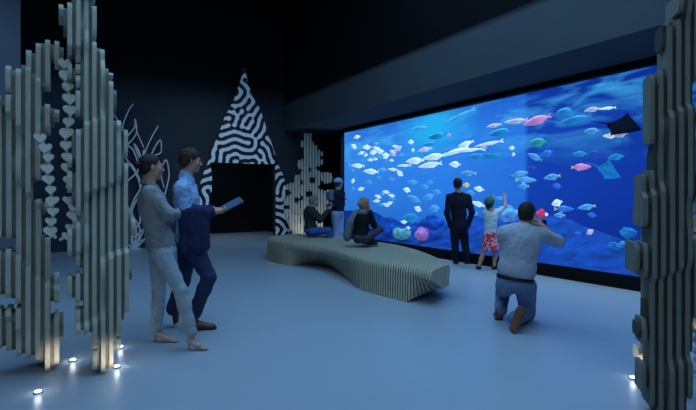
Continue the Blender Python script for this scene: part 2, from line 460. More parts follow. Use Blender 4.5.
def merge(*parts):
    V = []; Fs = []
    for v, f in parts:
        o = len(V); V += list(v); Fs += [tuple(o+i for i in q) for q in f]
    return V, Fs
TAIL = [(-.33,.025),(-.42,.09),(-.5,.15),(-.455,.0),(-.5,-.15),(-.42,-.09),(-.33,-.025)]
def fins(hr): return [(.2,hr*.75),(.05,hr*1.22),(-.12,hr*1.08),(-.26,hr*.7),(-.22,hr*.3),(.1,hr*.5)]
def fins2(hr): return [(.0,-hr*.6),(-.08,-hr*1.3),(-.2,-hr*.95),(-.25,-hr*.4)]
fish_meshes = {}
def fish_mesh(kind, hr, part):
    key = (kind, round(hr, 2), part)
    if key not in fish_meshes:
        hr = round(hr, 2)
        if part == 'body': me = new_mesh('body', *fish_body(hr), True)
        elif part == 'tail_fin': me = new_mesh('tail_fin', *plate([(x, z*(.45+hr*1.4)) for x, z in TAIL]))
        elif part == 'fins': me = new_mesh('fin', *merge(plate(fins(hr)), plate(fins2(hr))))
        else: me = new_mesh('fish', *merge(fish_body(hr), plate([(x, z*(.45+hr*1.4)) for x, z in TAIL]), plate(fins(hr)), plate(fins2(hr))))
        fish_meshes[key] = me
    return fish_meshes[key]
def FM(n, c, e): return mat(n, c, .45, .4, .3, 3, emit=e)  # emission stands in for light on the sides facing the room
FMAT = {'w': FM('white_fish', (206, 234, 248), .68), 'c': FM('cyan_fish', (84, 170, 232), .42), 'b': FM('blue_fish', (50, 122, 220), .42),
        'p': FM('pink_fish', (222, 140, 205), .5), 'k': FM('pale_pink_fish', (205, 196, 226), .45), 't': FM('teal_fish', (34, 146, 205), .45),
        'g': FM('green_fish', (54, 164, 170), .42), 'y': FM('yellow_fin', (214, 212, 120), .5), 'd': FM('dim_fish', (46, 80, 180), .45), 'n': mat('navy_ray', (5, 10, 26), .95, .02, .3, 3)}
# (px, py, length, height, tilt, colour, facing +1 right, tail colour or None, label, group)
FX = []
def fish(px, py, L, H, tilt, c, face=-1, tail=None, label=None, group=None, X=None): FX.append((px, py, L, H, tilt, c, face, tail, label, group, X))
SCH = 'tiny white fish schooling near the left edge of the tank'
for a in [(357,137,8,3.2,8,'w'),(354,146.5,8,3.6,-35,'w'),(367,147.5,10,3.6,0,'w'),(376,144,7,3,10,'c'),(365,154,7,3,0,'c'),(373,153,8,3.4,6,'w'),(380,151.5,10,4.2,0,'w'),
          (386,155,9,3.8,-8,'w'),(392.5,153.5,9,3.8,20,'k'),(398,148.5,10,4.6,24,'k'),(380,158,7,3,0,'c'),(402,155,6,3,0,'c'),(349,165,6,2.8,-5,'c'),(352,170.5,6,2.8,0,'c'),(362,161,5,2.2,0,'c')]:
    fish(*a, label='tiny pale fish in the dense school at the upper left of the tank', group=SCH)
rs = random.Random(5)
for k in range(18):
    fish(rs.uniform(360, 401), 153+rs.uniform(-7, 8)-.02*k, rs.uniform(5, 8), rs.uniform(2.2, 3.2), rs.uniform(-20, 25), rs.choice('wwkcw'),
         label='tiny pale fish in the dense school at the upper left of the tank', group=SCH)
G2 = 'pale fish in the loose line left of centre'
for a, lb in [((358,165.8,14,4,-5,'w'),'slim white fish leading the line under the dense school at left'),((371,171.5,16,5,-5,'w'),'plump white fish second in the line under the dense school'),
          ((382.5,170,11,4,-3,'c'),'pale cyan fish third in the line under the dense school'),((393,169.5,12,2.8,-6,'w'),'very thin white fish fourth in the line under the dense school'),
          ((400,173.5,9,4.6,-40,'w'),'white fish diving steeply right of the line of pale fish')]:
    fish(*a, label=lb, group=G2)
for a in [(379,178,8,2.8,0,'c'),(392,179.5,9,3.6,-4,'c'),(369,182.5,9,3.6,-5,'c'),(353,181,6,3,70,'w'),(352.5,189,7,3.6,0,'c'),(361,189,8,3.2,15,'w')]:
    fish(*a, label='small fish in open water left of the ball of white fish', group='small fish in open water at left')
for i in range(9):
    a = i/9*2*math.pi
    fish(385+(7.5+1.5*math.sin(i*5))*math.cos(a), 199+(6.3+math.sin(i*3))*math.sin(a), 8.5, 3, 22*math.sin(i*2.3), 'w' if i % 3 else 'c', label='small white fish in the ring shaped ball above the seated woman on the bench', group='fish ball')
for a, lb in [((411,142,7,5,0,'w'),'small round white fish high in the tank left of the long light streaks'),((413,150,5,3.6,60,'w'),'tiny upright white fish just below the small round one'),
          ((404,165.5,15,2.2,0,'w'),'needle thin white fish below the plump pale group at centre left'),
          ((415,160.8,19,6,3,'w'),'big plump white fish at the left of the bright central group'),((434,156.8,24,6,8,'w'),'big pale fish second in the bright central group'),
          ((455,151.5,30,4.2,17,'w'),'long white fish shaped light streak rising right over the central group'),((430,165,25,5.4,8,'w'),'long pale fish lowest in the bright central group'),  # light streaks off the water surface, modelled as slim fish
          ((455,164.4,13,5.6,-3,'w'),'short white fish right of the lowest long pale fish'),((467,150.2,38,2.6,3,'w'),'needle thin white fish shaped light streak crossing the rising long one'),
          ((425,149.5,15,4,10,'k'),'pale pink fish above the bright central group'),((420,128,18,3,5,'c'),'thin cyan fish just under the surface at centre left'),
          ((437,136,19,6,8,'t'),'broad teal fish in the bright cyan pool of water'),((430,144,16,3.2,5,'t'),'thin teal fish under the broad teal one'),
          ((449,135,5,3,0,'p'),'tiny pink fish right of the broad teal one'),((477,156.5,16,5,-3,'t'),'teal fish beneath the needle thin white light streak'),
          ((460,116,34,3.2,22,'c'),'long thin cyan fish shaped light streak slanting up to the surface'),  # another streak of surface light given a fish mesh
          ((494,125.5,16,3.6,6,'k'),'pale slim fish left of the bigger pale one near the surface'),((516,121,25,4.4,3,'k'),'long pale fish next to the big pink fish'),
          ((537,120.3,30,7.4,14,'p'),'big bright pink fish near the surface'),((500,132.5,24,7,8,'t'),'broad teal fish under the long pale one'),
          ((538,142.5,20,8,3,'g'),'green fish below the big pink one'),((466,143.6,17,4,15,'w'),'white fish rising left of the curved white one'),
          ((489,143.5,30,3,8,'w'),'long thin white fish at the middle of the tank'),((484,147.5,8,3,0,'k'),'small pale pink fish under the long thin white one'),
          ((512,148,7,4.4,0,'w'),'small white fish below the broad teal fish at middle'),((513.5,154.5,5,3,70,'w'),'tiny upright white fish above the blue pair'),
          ((490,156,30,5.4,-6,'t'),'long teal fish above the suited person\'s right side'),
          ((413,182.5,13,4.4,0,'c'),'cyan fish uppermost of the cyan cluster left of the suited person'),((407,190,9,4.4,-18,'w'),'small white fish at the left of the cyan cluster'),
          ((414.5,199,16,5,-25,'c'),'slim cyan fish pointing down at the left of the cyan cluster'),((418,209,9,5,-25,'w'),'short white fish under the slim down pointing one'),
          ((425,187,10,4.2,-3,'c'),'small cyan fish at the top middle of the cyan cluster'),((430,182.5,9,3.4,10,'c'),'thin cyan fish uppermost right of the cyan cluster'),
          ((437,192,11,4.2,-10,'c'),'cyan fish in the cluster closest to the suited person\'s shoulder'),((428.5,197,14,6,20,'c'),'plump cyan fish rising in the middle of the cluster'),
          ((434.5,208.5,13,6.6,10,'c'),'deep bodied cyan fish lowest in the cluster by the suited person\'s elbow'),
          ((411,218,19,8.5,0,'t'),'large teal fish hovering above the green coral head'),((404,222,8,3.2,0,'w'),'small white fish just under the large teal one'),
          ((408,228,6,3,15,'w'),'tiny white fish between the green and the pink coral heads'),((420,230.5,5,3,0,'w'),'tiny white fish right above the pink coral head')]:
    fish(*a, label=lb)
for a, lb in [((468,173.2,17,4.4,-2,'c',-1,'y'),'cyan fish with a yellow tail right above the suited person\'s head'),((466.5,185,8,4.6,0,'y',-1),'small yellowish fish beside the suited person\'s ear'),
          ((471,193,10,5,-6,'c',-1),'cyan fish beside the suited person\'s right shoulder'),((479,189,12,4.8,-10,'w',-1),'pale fish left of the girl\'s raised hand'),
          ((478,204,15,4.4,-18,'w',-1),'pale slanting fish between the suited person and the girl'),((475,213.5,8,5,0,'c',-1),'small cyan fish between the suited person and the girl, lowest there'),
          ((499.5,198,10,3.4,4,'c',-1),'small cyan fish between the girl\'s raised arms'),
          ((535,157,17,5.2,-28,'c',-1),'blue fish heading steeply up left under the green fish'),((547,153.5,14,6,18,'b',-1),'rounded blue fish right of the steep one'),
          ((520,174,17,6,9,'c',1),'plump cyan fish topmost of the trio above the kneeling person'),((511.5,177.3,11,3.4,0,'b',-1),'small slim blue fish at the left of the trio above the kneeling person'),
          ((526,180,22,5.4,-3,'c',1,'y'),'long cyan fish in the middle of the trio above the kneeling person'),((523.5,186.2,13,4.4,0,'c',-1,'y'),'short cyan fish with a yellow tail nearest the kneeling person\'s head'),
          ((532,168,11,4.4,10,'d',-1),'dim violet fish alone above the cyan trio'),
          ((565,111.5,17,6.6,0,'t',-1),'rounded teal fish high right of the big pink one'),((592,109.6,17,4.4,5,'k',-1),'pale pink fish high at the right of the tank'),
          ((607,108.3,19,2.6,0,'w',-1),'needle thin white fish trailing the high pale pink one'),((575,119.5,34,6,8,'t',-1),'long teal fish in the shimmer under the surface at right'),
          ((592,131,17,5.4,0,'c',-1),'pale blue fish left of the dark ray'),((610,136,15,4.2,-5,'w',-1),'white fish just below the dark ray'),((621,135,14,4.2,10,'k',-1),'pale fish right below the dark ray'),
          ((581,167,21,6,0,'p',1,'y'),'pink fish with a yellow tail alone in the dark blue at right'),((552,177,18,5.4,9,'c',-1,'y'),'cyan fish with a yellow tail below and left of the pink one'),
          ((557,186,11,5,-6,'b',-1),'small plain blue fish under the cyan yellow tailed one'),((557,203,13,6.4,18,'w',-1),'whitish triangular fish above the low blue yellow tailed pair'),
          ((564,209,21,5.4,0,'b',1,'y'),'long blue fish with a yellow tail at its left end'),((559.5,215.2,13,4.4,0,'c',-1,'y'),'short pale fish with a yellow tail lowest of the low pair'),
          ((586.5,207,19,5,9,'c',-1,'y'),'cyan fish with a yellow tail to the right of the low pair'),((592,215,11,4.4,-8,'b',-1),'small blue fish under the rightmost yellow tailed one'),
          ((580,154,17,5,0,'t',-1),'teal fish above the pink yellow tailed one'),((616,157,17,6,5,'t',-1),'teal oval fish above the ghostly ray at right'),
          ((590,232,10,5,35,'k',1),'pale pinkish fish low over the sea bed at right'),((578,233,8,2.8,0,'b',-1),'tiny blue fish low over the sea bed at right'),((623,242.5,8,3.2,0,'c',-1),'tiny cyan fish over the small teal coral'),
          ((595,153,12,4,-8,'d',-1),'dim blue fish right of the teal one above the pink fish'),((546,214.5,6,4.6,0,'w',-1),'tiny white fish right beside the red coral')]:
    fish(*a, label=lb)
lights_seen = 0
for i, (px, py, L, H, tilt, c, face, tail, lab, grp, X) in enumerate(FX):
    rg = random.Random(i*7+1)
    Xp = X or rg.uniform(7.42, 7.85)
    if L > 20: Xp = 7.62
    c0 = onX(px, py, Xp); z = float(np.dot(c0-CAM, FWD)); mpp = z/F
    # heading: across the line of sight, turned a little along the glass
    rd = unit(ray(px, HOR)); across = unit(np.array([rd[1], -rd[0], 0]))
    along = np.array([0, -1.0, 0])
    hd = unit(across + along*.8)
    fore = max(.3, abs(float(np.dot(hd, RIGHT) - np.dot(hd, FWD)*(px-348)/F)))
    Lm = (.88 if L < 14 else .98)*L*mpp/fore
    hr = min(.3, max(.045, .5*H*mpp/Lm))
    ang = math.atan2(hd[1], hd[0])
    ti = math.radians(tilt)
    tz = math.atan2(math.tan(ti)*fore, 1.0) if abs(tilt) < 85 else ti
    rot = Matrix.Rotation(ang, 4, 'Z') @ Matrix.Rotation(-tz, 4, 'Y')
    if face < 0: rot = rot @ Matrix.Rotation(math.pi, 4, 'Z')
    mw = Matrix.Translation(Vector(c0)) @ rot @ Matrix.Scale(Lm, 4)
    if L >= 12:
        o = bpy.data.objects.new('fish', None); COL.objects.link(o); o.matrix_world = mw
        for part, mm in (('body', c), ('tail_fin', tail or c), ('fins', tail or c)):
            me = fish_mesh(c, hr, part)
            ch = bpy.data.objects.new('fin' if part == 'fins' else part, me); COL.objects.link(ch); ch.parent = o
            if not me.materials: me.materials.append(FMAT[mm])
            ch.material_slots[0].link = 'OBJECT'; ch.material_slots[0].material = FMAT[mm]
            if tail and part == 'tail_fin': ch['label'] = 'yellow forked tail fin'
    else:
        me = fish_mesh(c, hr, 'all')
        if not me.materials: me.materials.append(FMAT[c])
        o = bpy.data.objects.new('fish', me); COL.objects.link(o); o.matrix_world = mw
        if tail:
            pass
    tag(o, lab, 'fish', grp or 'fish swimming in the tank')

# rays: a dark one near the right sculpture, a ghostly teal one under it
def manta(px, py, L, X, m, label, tilt=0.0, roll=0.0):
    n = 17; top = []; V = []; Fs = []
    out = [(.5,0),(.42,.12),(.28,.3),(.08,.55),(-.06,.75),(-.1,.5),(-.22,.22),(-.34,.06),(-.36,0)]
    rows = []
    for x, w in out:
        row = []
        for j in range(9):
            t = j/4-1
            hgt = .07*(1-t*t)*(1-abs(x)*1.2) + .10*abs(t*w)**1.5
            row.append((x, t*w, hgt))
        rows.append(row)
    for sgn in (1, -1):
        o = len(V)
        for r in rows: V += [(x, y, z if sgn > 0 else z-.09*max(0, (1-abs(y)*1.6))*(1-abs(x)*1.4)-.004) for x, y, z in r]
        for i in range(len(rows)-1):
            for j in range(8):
                q = (o+i*9+j, o+i*9+j+1, o+(i+1)*9+j+1, o+(i+1)*9+j); Fs.append(q if sgn < 0 else q[::-1])
    c0 = onX(px, py, X); mpp = float(np.dot(c0-CAM, FWD))/F
    rt = thing('ray', c0, label, 'ray')
    s_ = L*mpp
    hd = unit(np.array([.35, -1, 0])); ang = math.atan2(hd[1], hd[0])
    R = Matrix.Rotation(ang, 4, 'Z') @ Matrix.Rotation(tilt, 4, 'Y') @ Matrix.Rotation(roll, 4, 'X')
    b = link('body', new_mesh('body', V, Fs, True), m); b.parent = rt
    tl = MB().tube([(-.33,0,0),(-.55,.02,.01),(-.85,.05,.0)], [.02,.012,.004], 6).build('tail', m); tl.parent = rt
    rt.rotation_euler = R.to_euler(); rt.scale = (s_,)*3
manta(621, 126, 36, 7.75, FMAT['n'], 'dark ray gliding beside the right foreground sculpture', .25, .55)
manta(607, 171, 26, 7.8, FMAT['t'], 'ghostly teal ray under the teal oval fish at right', .5, -.6)

# ------------------------------------------------------------------ arch with maze pattern
def labyrinth(nz, nx, wl_cells, seed=3):
    rg = np.random.default_rng(seed); N = 512
    u = rg.normal(size=(N, N))
    fy = np.fft.fftfreq(N)[:, None]; fx = np.fft.fftfreq(N)[None, :]
    r = np.sqrt(fx**2+fy**2); ring = np.exp(-((r-1/wl_cells)/(0.30/wl_cells))**2)
    for _ in range(14):
        u = np.real(np.fft.ifft2(np.fft.fft2(u)*ring)); u = np.tanh(2.2*u/u.std())
    u = np.real(np.fft.ifft2(np.fft.fft2(u)*np.exp(-(r/(1.6/wl_cells))**2)))
    return (u/u.std())
YA = YB - .07
CELL = .02
WL = .205
lab = labyrinth(0, 0, WL/CELL)
def labval(x, z):
    fx = (x-1.0)/CELL; fz = z/CELL
    i = int(fz) % 511; j = int(fx) % 511
    a, b = fz-int(fz), fx-int(fx)
    return (lab[i,j]*(1-a)*(1-b)+lab[i+1,j]*a*(1-b)+lab[i,j+1]*(1-a)*b+lab[i+1,j+1]*a*b)
def maze_mat():
    m = bpy.data.materials.new('white_maze_on_black'); m.use_nodes = True
    nt = m.node_tree; n = nt.nodes; l = nt.links; b = n['Principled BSDF']
    at = n.new('ShaderNodeAttribute'); at.attribute_name = 'maze'
    r = n.new('ShaderNodeValToRGB'); r.color_ramp.elements[0].position = .48; r.color_ramp.elements[1].position = .53
    r.color_ramp.elements[0].color = lin((8,10,14))+(1,); r.color_ramp.elements[1].color = lin((236,240,244))+(1,)
    mr = n.new('ShaderNodeMapRange'); mr.inputs['From Min'].default_value = -2; mr.inputs['From Max'].default_value = 2
    l.new(at.outputs['Fac'], mr.inputs['Value']); l.new(mr.outputs[0], r.inputs['Fac']); l.new(r.outputs['Color'], b.inputs['Base Color'])
    b.inputs['Roughness'].default_value = .5
    return m
M_maze = maze_mat()
arch = thing('arch', ((OX0+OX1)/2, YA, 0), 'tall pointed black arch with a white maze pattern around the dark doorway', 'arch')
def ZX(pts):  # pixel outline -> (z, x) sorted by z on the arch plane
    q = sorted([(onY(a, b, YA)[2], onY(a, b, YA)[0]) for a, b in pts])
    return np.array([k[0] for k in q]), np.array([k[1] for k in q])
def maze_panel(name, lft, rgt, z0, z1, ncol, thick=.06):
    zl, xl = ZX(lft); zr, xr = ZX(rgt)
    nr = max(2, int((z1-z0)/CELL)); V = []; Fs = []; A = []
    for i in range(nr+1):
        z = z0+(z1-z0)*i/nr; a = np.interp(z, zl, xl); b = np.interp(z, zr, xr); b = max(b, a+.002)
        for j in range(ncol+1):
            x = a+(b-a)*j/ncol; V.append((x, YA, z)); A.append(labval(x, z))
    for i in range(nr):
        for j in range(ncol):
            p = i*(ncol+1)+j; Fs.append((p, p+1, p+ncol+2, p+ncol+1))
    n0 = len(V); per = ([j for j in range(ncol+1)] + [i*(ncol+1)+ncol for i in range(1, nr+1)]
                        + [nr*(ncol+1)+j for j in range(ncol-1, -1, -1)] + [i*(ncol+1) for i in range(nr-1, 0, -1)])
    for p in per: V.append((V[p][0], YA+thick, V[p][2])); A.append(-2)
    for k in range(len(per)):
        Fs.append((per[k], n0+k, n0+(k+1) % len(per), per[(k+1) % len(per)]))
    me = new_mesh(name, V, Fs)
    at = me.attributes.new('maze', 'FLOAT', 'POINT'); at.data.foreach_set('value', np.array(A, np.float32))
    return link(name, me, M_maze, arch)
zt = onY(244.5, 69, YA)[2]; zm = onY(242, 163.3, YA)[2]
maze_panel('gable_panel', [(244.3,69),(238.5,86.8),(234,100),(225,116.3),(218.4,135),(212.5,148.5),(207.7,163.3)], [(244.7,69),(249.3,86.8),(256,100),(262.7,116.3),(268.6,135),(273.4,148.5),(277.5,163.3)], zm, zt, 130)
maze_panel('side_panel', [(207.7,163.3),(205.3,168),(199,188),(198,205),(199,246)], [(210.2,163.3),(212,176),(211.7,191),(207.6,207),(209,246)], 0, zm, 28)
maze_panel('side_panel', [(275.3,163.3),(275.8,195),(275.8,241)], [(277.6,163.3),(283,175),(286.5,188),(290,207),(289.5,241)], 0, zm, 32)

# ------------------------------------------------------------------ wire seaweed on the back wall
M_wire = mat('pale_painted_rod', (196, 204, 205), .5, .3, .1, 8)
def bez(pts, n=10):
    pts = [np.asarray(p, float) for p in pts]; out = []
    for i in range(len(pts)-1):
        p0 = pts[max(i-1,0)]; p1 = pts[i]; p2 = pts[i+1]; p3 = pts[min(i+2,len(pts)-1)]
        for k in range(n):
            t = k/n
            out.append(.5*((2*p1)+(-p0+p2)*t+(2*p0-5*p1+4*p2-p3)*t*t+(-p0+3*p1-3*p2+p3)*t**3))
    out.append(pts[-1]); return out
YW = YB - .25
wr = thing('seaweed_sculpture', onY(131, 248, YW)*np.array([1,1,0]), 'pale looping rod seaweed sculpture against the dark back wall behind the couple', 'sculpture')
fronds = [
    [(133,250),(131,235),(122,215),(117,190),(122,160),(122,130),(128,112),(133,104)],
    [(133,250),(128,228),(116,205),(112,170),(117,140),(120,126),(113,113)],
    [(134,250),(136,228),(128,208),(124,186),(138,170),(133,150),(124,142),(134,128),(135,119),(137,132),(144,148)],
    [(134,250),(140,230),(132,212),(140,192),(137,176),(127,160),(124,150),(136,134),(135.5,120)],
    [(135,250),(145,226),(150,205),(146,185),(142,165),(148,145),(158,126)],
    [(135,250),(132,232),(140,222),(139,200),(146,186),(150,160),(152,153),(160,140),(161,152),(155,155)],
    [(133,250),(127,240),(136,230),(130,214),(134,200),(141,186),(136,172),(130,164),(125,175),(124,192)],
    [(134,250),(150,232),(161,205),(166,190),(169,174),(166,160),(161,172),(164,188)],
    [(142,165),(139,152),(134,144),(141,160),(144,150),(146,162)],
    [(128,238),(136,236),(143,230),(150,236),(143,240),(132,242)]]
for fr in fronds:
    q = bez([onY(a, b, YW + .02*random.uniform(-1, 1)) for a, b in fr], 8)
    for k in q: k[2] = max(k[2], .01)
    MB().tube(q, [.024*(1-.35*i/len(q)) for i in range(len(q))], 8).build('frond', M_wire, wr, True)
MB().lathe([(.2,0),(.2,.02),(.18,.03)], 20, tuple(onY(133, 250, YW)*np.array([1,1,0]))).build('base_plate', M_wire, wr)

# ------------------------------------------------------------------ slatted coral sculptures
def ply_mat(name, rgb, var=.12):
    return mat(name, rgb, .65, .2, var, 5, .15, 30, stretch=(6, 6, 1.0))
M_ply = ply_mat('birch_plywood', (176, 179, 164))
M_plyd = ply_mat('shadowed_plywood', (118, 118, 108))  # darker copy: shade of the recesses put into the colour
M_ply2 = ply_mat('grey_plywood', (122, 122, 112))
M_ply2d = ply_mat('shadowed_grey_plywood', (70, 70, 65))  # grey plywood with recess shade put into its colour

def slatted(label, rows_list, org, ax_u, ax_d, pitch, group, m1, m2, depth, seed, duty=.54, rec=.028, dz=.015, name='coral_sculpture', lobes=(), holes=(), base=None):
    """rows_list: closed silhouettes as lists of (z, ul, ur); plates stacked along ax_u, spread along ax_d"""
    ax_u = unit(ax_u); ax_d = unit(ax_d); org = np.asarray(org, float)
    allr = [np.array(r, float) for r in rows_list]
    for r in allr: r[:] = r[np.argsort(r[:,0], kind='stable')]
    umin = min(r[:,1].min() for r in allr); umax = max(r[:,2].max() for r in allr)
    zmin = min(r[:,0].min() for r in allr); zmax = max(r[:,0].max() for r in allr)
    for (cu, cz, cr) in lobes: umin, umax = min(umin, cu-cr), max(umax, cu+cr)
    zs = np.arange(zmin+dz/2, zmax, dz)
    rg = np.random.default_rng(seed)
    if base is None: base = thing(name, org*np.array([1,1,0]), label, 'sculpture', group)
    acc = {0: MB(), 1: MB()}
    nP = int((umax-umin)/pitch)+1
    ph = rg.uniform(0, 6.28, 8)
    for i in range(nP):
        for rc_ in (0, 1):
            u0 = umin + (i + (duty if rc_ else 0))*pitch; u1 = umin + (i + (1 if rc_ else duty))*pitch
            u = (u0+u1)/2
            inside = np.zeros(len(zs), bool)
            for r in allr:
                l_ = np.interp(zs, r[:,0], r[:,1]); q_ = np.interp(zs, r[:,0], r[:,2])
                inside |= (zs >= r[0,0]) & (zs <= r[-1,0]) & (l_ <= u) & (q_ >= u)
            for (cu, cz, cr) in lobes: inside |= ((zs-cz)**2 + (u-cu)**2) < cr*cr
            for (cu, cz, cr) in holes: inside &= ((zs-cz)**2 + (u-cu)**2) > cr*cr
            # split into runs
            k = 0
            while k < len(zs):
                if not inside[k]: k += 1; continue
                j = k
                while j+1 < len(zs) and inside[j+1]: j += 1
                a, b = k, j
                k = j+1
                if rc_: a += 2; b -= 2
                if b-a < 2: continue
                zz = zs[a:b+1]
                # rounded lobes in depth that differ along the stack
                def plat(o_):
                    nz_ = np.sin(zz*4.1+ph[0]+o_+1.6*np.sin(u*6+ph[1]+o_))+.7*np.sin(zz*8.3+ph[2]+u*7+o_)
                    return np.clip(.5+nz_*3.2, 0, 1)
                lob = plat(0); lob2 = plat(2.1)
                e = np.minimum(np.arange(len(zz)), np.arange(len(zz))[::-1])*dz
                rnd = np.sqrt(np.clip(1-(1-np.clip(e/.05, 0, 1))**2, 0.05, 1))
                dF = depth*(.62+.38*lob)*(.75+.25*rnd) - (rec if rc_ else 0)
                dB = depth*(.62+.38*lob2)*(.75+.25*rnd) - (rec if rc_ else 0)
                dF = np.maximum(dF, .02); dB = np.maximum(dB, .02)
                mb = acc[rc_]; o = len(mb.v); n = len(zz)
                for t in range(n):
                    z = zz[t] + (-dz/2 if t == 0 else dz/2 if t == n-1 else 0)
                    for uu, dd in ((u0, -dF[t]), (u1, -dF[t]), (u1, dB[t]), (u0, dB[t])):
                        w = org + ax_u*uu + ax_d*dd; mb.v.append((w[0], w[1], z))
                for t in range(n-1):
                    for c_ in range(4):
                        mb.f.append((o+t*4+c_, o+t*4+(c_+1) % 4, o+(t+1)*4+(c_+1) % 4, o+(t+1)*4+c_))
                mb.f.append((o+3, o+2, o+1, o)); mb.f.append(tuple(o+(n-1)*4+c_ for c_ in range(4)))
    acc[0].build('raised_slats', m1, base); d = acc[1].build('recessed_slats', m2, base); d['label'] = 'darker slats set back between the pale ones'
    return base

def sil(rows, Yp):
    """pixel silhouette rows (y, xl, xr) on the plane Y=Yp -> (z, Xl, Xr)"""
    out = []
    for y, a, b in rows:
        p, q = onY(a, y, Yp), onY(b, y, Yp); out.append((max(p[2], 0.0), p[0], q[0]))
    return out
GRP = 'slatted plywood coral sculptures'
def lob(pts, Yp):
    out = []
    for x, y, r in pts:
        c, e = onY(x, y, Yp), onY(x+r, y, Yp); out.append((c[0], c[2], abs(e[0]-c[0])))
    return out
# second from left, tallest
YC = onfloor(103, 368)[1]
B1 = sil([(-60,78,86),(-40,74,92),(-20,70,96),(-2,72,93),(0,73,93),(9.5,73,94),(10,59,94),(26,60,95),(26.5,65,94),(41,66,93),(41.5,62,97),(50,63,102),(60,72,103),(67,80,106),(68,64,107),(77,66,108),(77.5,80,109),(90,78,115),(96,77,115),(97,76,115),(109,77,115),(116,77,112),(117,82,112),(121,80,120),(132,79,124),(132.5,72,124.5),(155,72.5,125),(156,80,124),(168,80,122),(170,76,125),(172,66,126),(192,70,127),(193,74,127),(198,70,128),(210,72,128),(216,78,129),(222,78,133),(228,68,133),(229,67,129),(250,67,129),(251,67,126),(263,76,126),(264,80,129),(272,82,129),(274,69,129),(300,68,127),(301,80,126),(303,84,122),(316,76,122),(325,75,121),(334,80,118),(336,92,116),(345,94,114),(346,90,113),(360,90,111),(366,95,109),(369,97,107)], YC)
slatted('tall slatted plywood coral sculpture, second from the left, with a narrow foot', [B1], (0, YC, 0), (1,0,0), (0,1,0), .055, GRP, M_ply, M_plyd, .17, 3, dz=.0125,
        lobes=lob([(99,58,8),(103,78,7),(109,98,8),(117,135,9),(119,168,8),(122,200,8),(127,228,8),(123,268,9),(121,304,7),(114,340,6),(69,18,10),(73,36,7),(71,72,8),(83,98,8),(80,140,9),(74,162,8),(76,188,8),(74,240,10),(76,285,11),(84,312,9),(99,352,10)], YC),
        holes=lob([(63,52,6),(72,92,5),(76,124,6),(70,212,7),(64,262,9),(66,306,10),(80,340,12)], YC))
# leftmost
YC2 = onfloor(50, 366)[1]
A1 = sil([(42,42,58),(45,40,61),(50,36,62),(55,32,62),(60,28,62),(61,28,63),(66,24,62),(72,20,50),(73,8,48),(80,6,48),(90,5,48),(94,6,42),(96,14,40),(100,-8,42),(104,-10,56),(112,-12,57),(122,-12,56),(127,-10,50),(133,-10,45),(147,-10,44),(148,-10,52),(160,-9,52),(168,-8,50),(180,-8,37),(190,-8,30),(198,-6,31),(199,-6,46),(220,-6,45),(240,-6,40),(241,-9,50),(262,-10,52),(275,-8,50),(279,-6,59),(290,-6,60),(300,-6,60),(306,-10,57),(310,-11,50),(319,-12,50),(320,-12,63),(333,-12,63),(345,-8,62),(346,2,62),(350,14,60),(353,26,58),(354,36,58),(360,45,57),(365,46,56),(367,47,55)], YC2)
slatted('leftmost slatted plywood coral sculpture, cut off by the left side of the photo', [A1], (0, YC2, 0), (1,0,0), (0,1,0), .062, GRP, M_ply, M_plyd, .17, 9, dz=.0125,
        lobes=lob([(54,50,9),(34,60,9),(14,78,10),(38,86,8),(48,116,10),(47,156,7),(30,178,9),(40,206,9),(38,238,8),(44,256,9),(52,290,9),(55,328,9),(50,358,7),(4,320,16)], YC2),
        holes=lob([(53,70,5),(50,96,7),(58,150,6),(37,190,6),(-2,243,8),(7,243,7),(14,245,4),(-2,300,9),(8,301,7),(16,303,5),(48,222,7),(56,268,6)], YC2))

# small lit one by the tank, turned towards the middle of the room
def plane_sil(org, aU, aD, rows=None, circles=None):
    def uz(x, y):
        d = ray(x, y); t = np.dot(org[:2]-CAM[:2], aD[:2])/np.dot(d[:2], aD[:2]); w_ = CAM+d*t
        return float(np.dot(w_[:2]-org[:2], aU[:2])), w_[2]
    if rows is not None:
        out = []
        for y, a_, b_ in rows:
            p, q = uz(a_, y), uz(b_, y); out.append((max(0, (p[1]+q[1])/2), p[0], q[0]))
        return out
    out = []
    for x, y, r in circles:
        p, q = uz(x, y), uz(x+r, y); out.append((p[0], p[1], abs(q[0]-p[0])))
    return out
zS = 13.9; rS = unit(np.array([ray(309, HOR)[0], ray(309, HOR)[1], 0])); axS = np.array([rS[1], -rS[0], 0]); orgS = np.array([*P(309, HOR, zS)[:2], 0])
S_main = plane_sil(orgS, axS, rS, [(133,306,311),(150,304,314),(170,303,318),(200,302,324),(230,300,318),(241,299,312),(244,299,309)])
S_left = plane_sil(orgS, axS, rS, [(176,295,299),(200,289,300),(230,291,300),(243,295,300)])
slatted('small pale slatted coral sculpture glowing in the far corner by the tank', [S_main, S_left], orgS, axS, rS, .082, GRP, M_ply, M_plyd, .09, 21, dz=.025, rec=.04,
        lobes=plane_sil(orgS, axS, rS, circles=[(308,136,4),(305.5,144,4.5),(311.5,148,5.5),(318,154,4.5),(302,164.5,5.5),(313,161,6),(319,162,4),(306,176,6),(327,178,6),(319,175,4),(300,190,6),(313,190,7),(327,197,7),(322,210,7),(318,224,6),(297,178,3.5),(291.5,187,4.5),(288.5,200,4.5),(288,214,4),(293,226,5),(306,212,8)]),
        holes=plane_sil(orgS, axS, rS, circles=[(297,171,2.5),(312.5,180,3),(309,194,3.2),(321,187,2.5),(318,168,2),(297,200,2.5),(310,170,1.8)]))

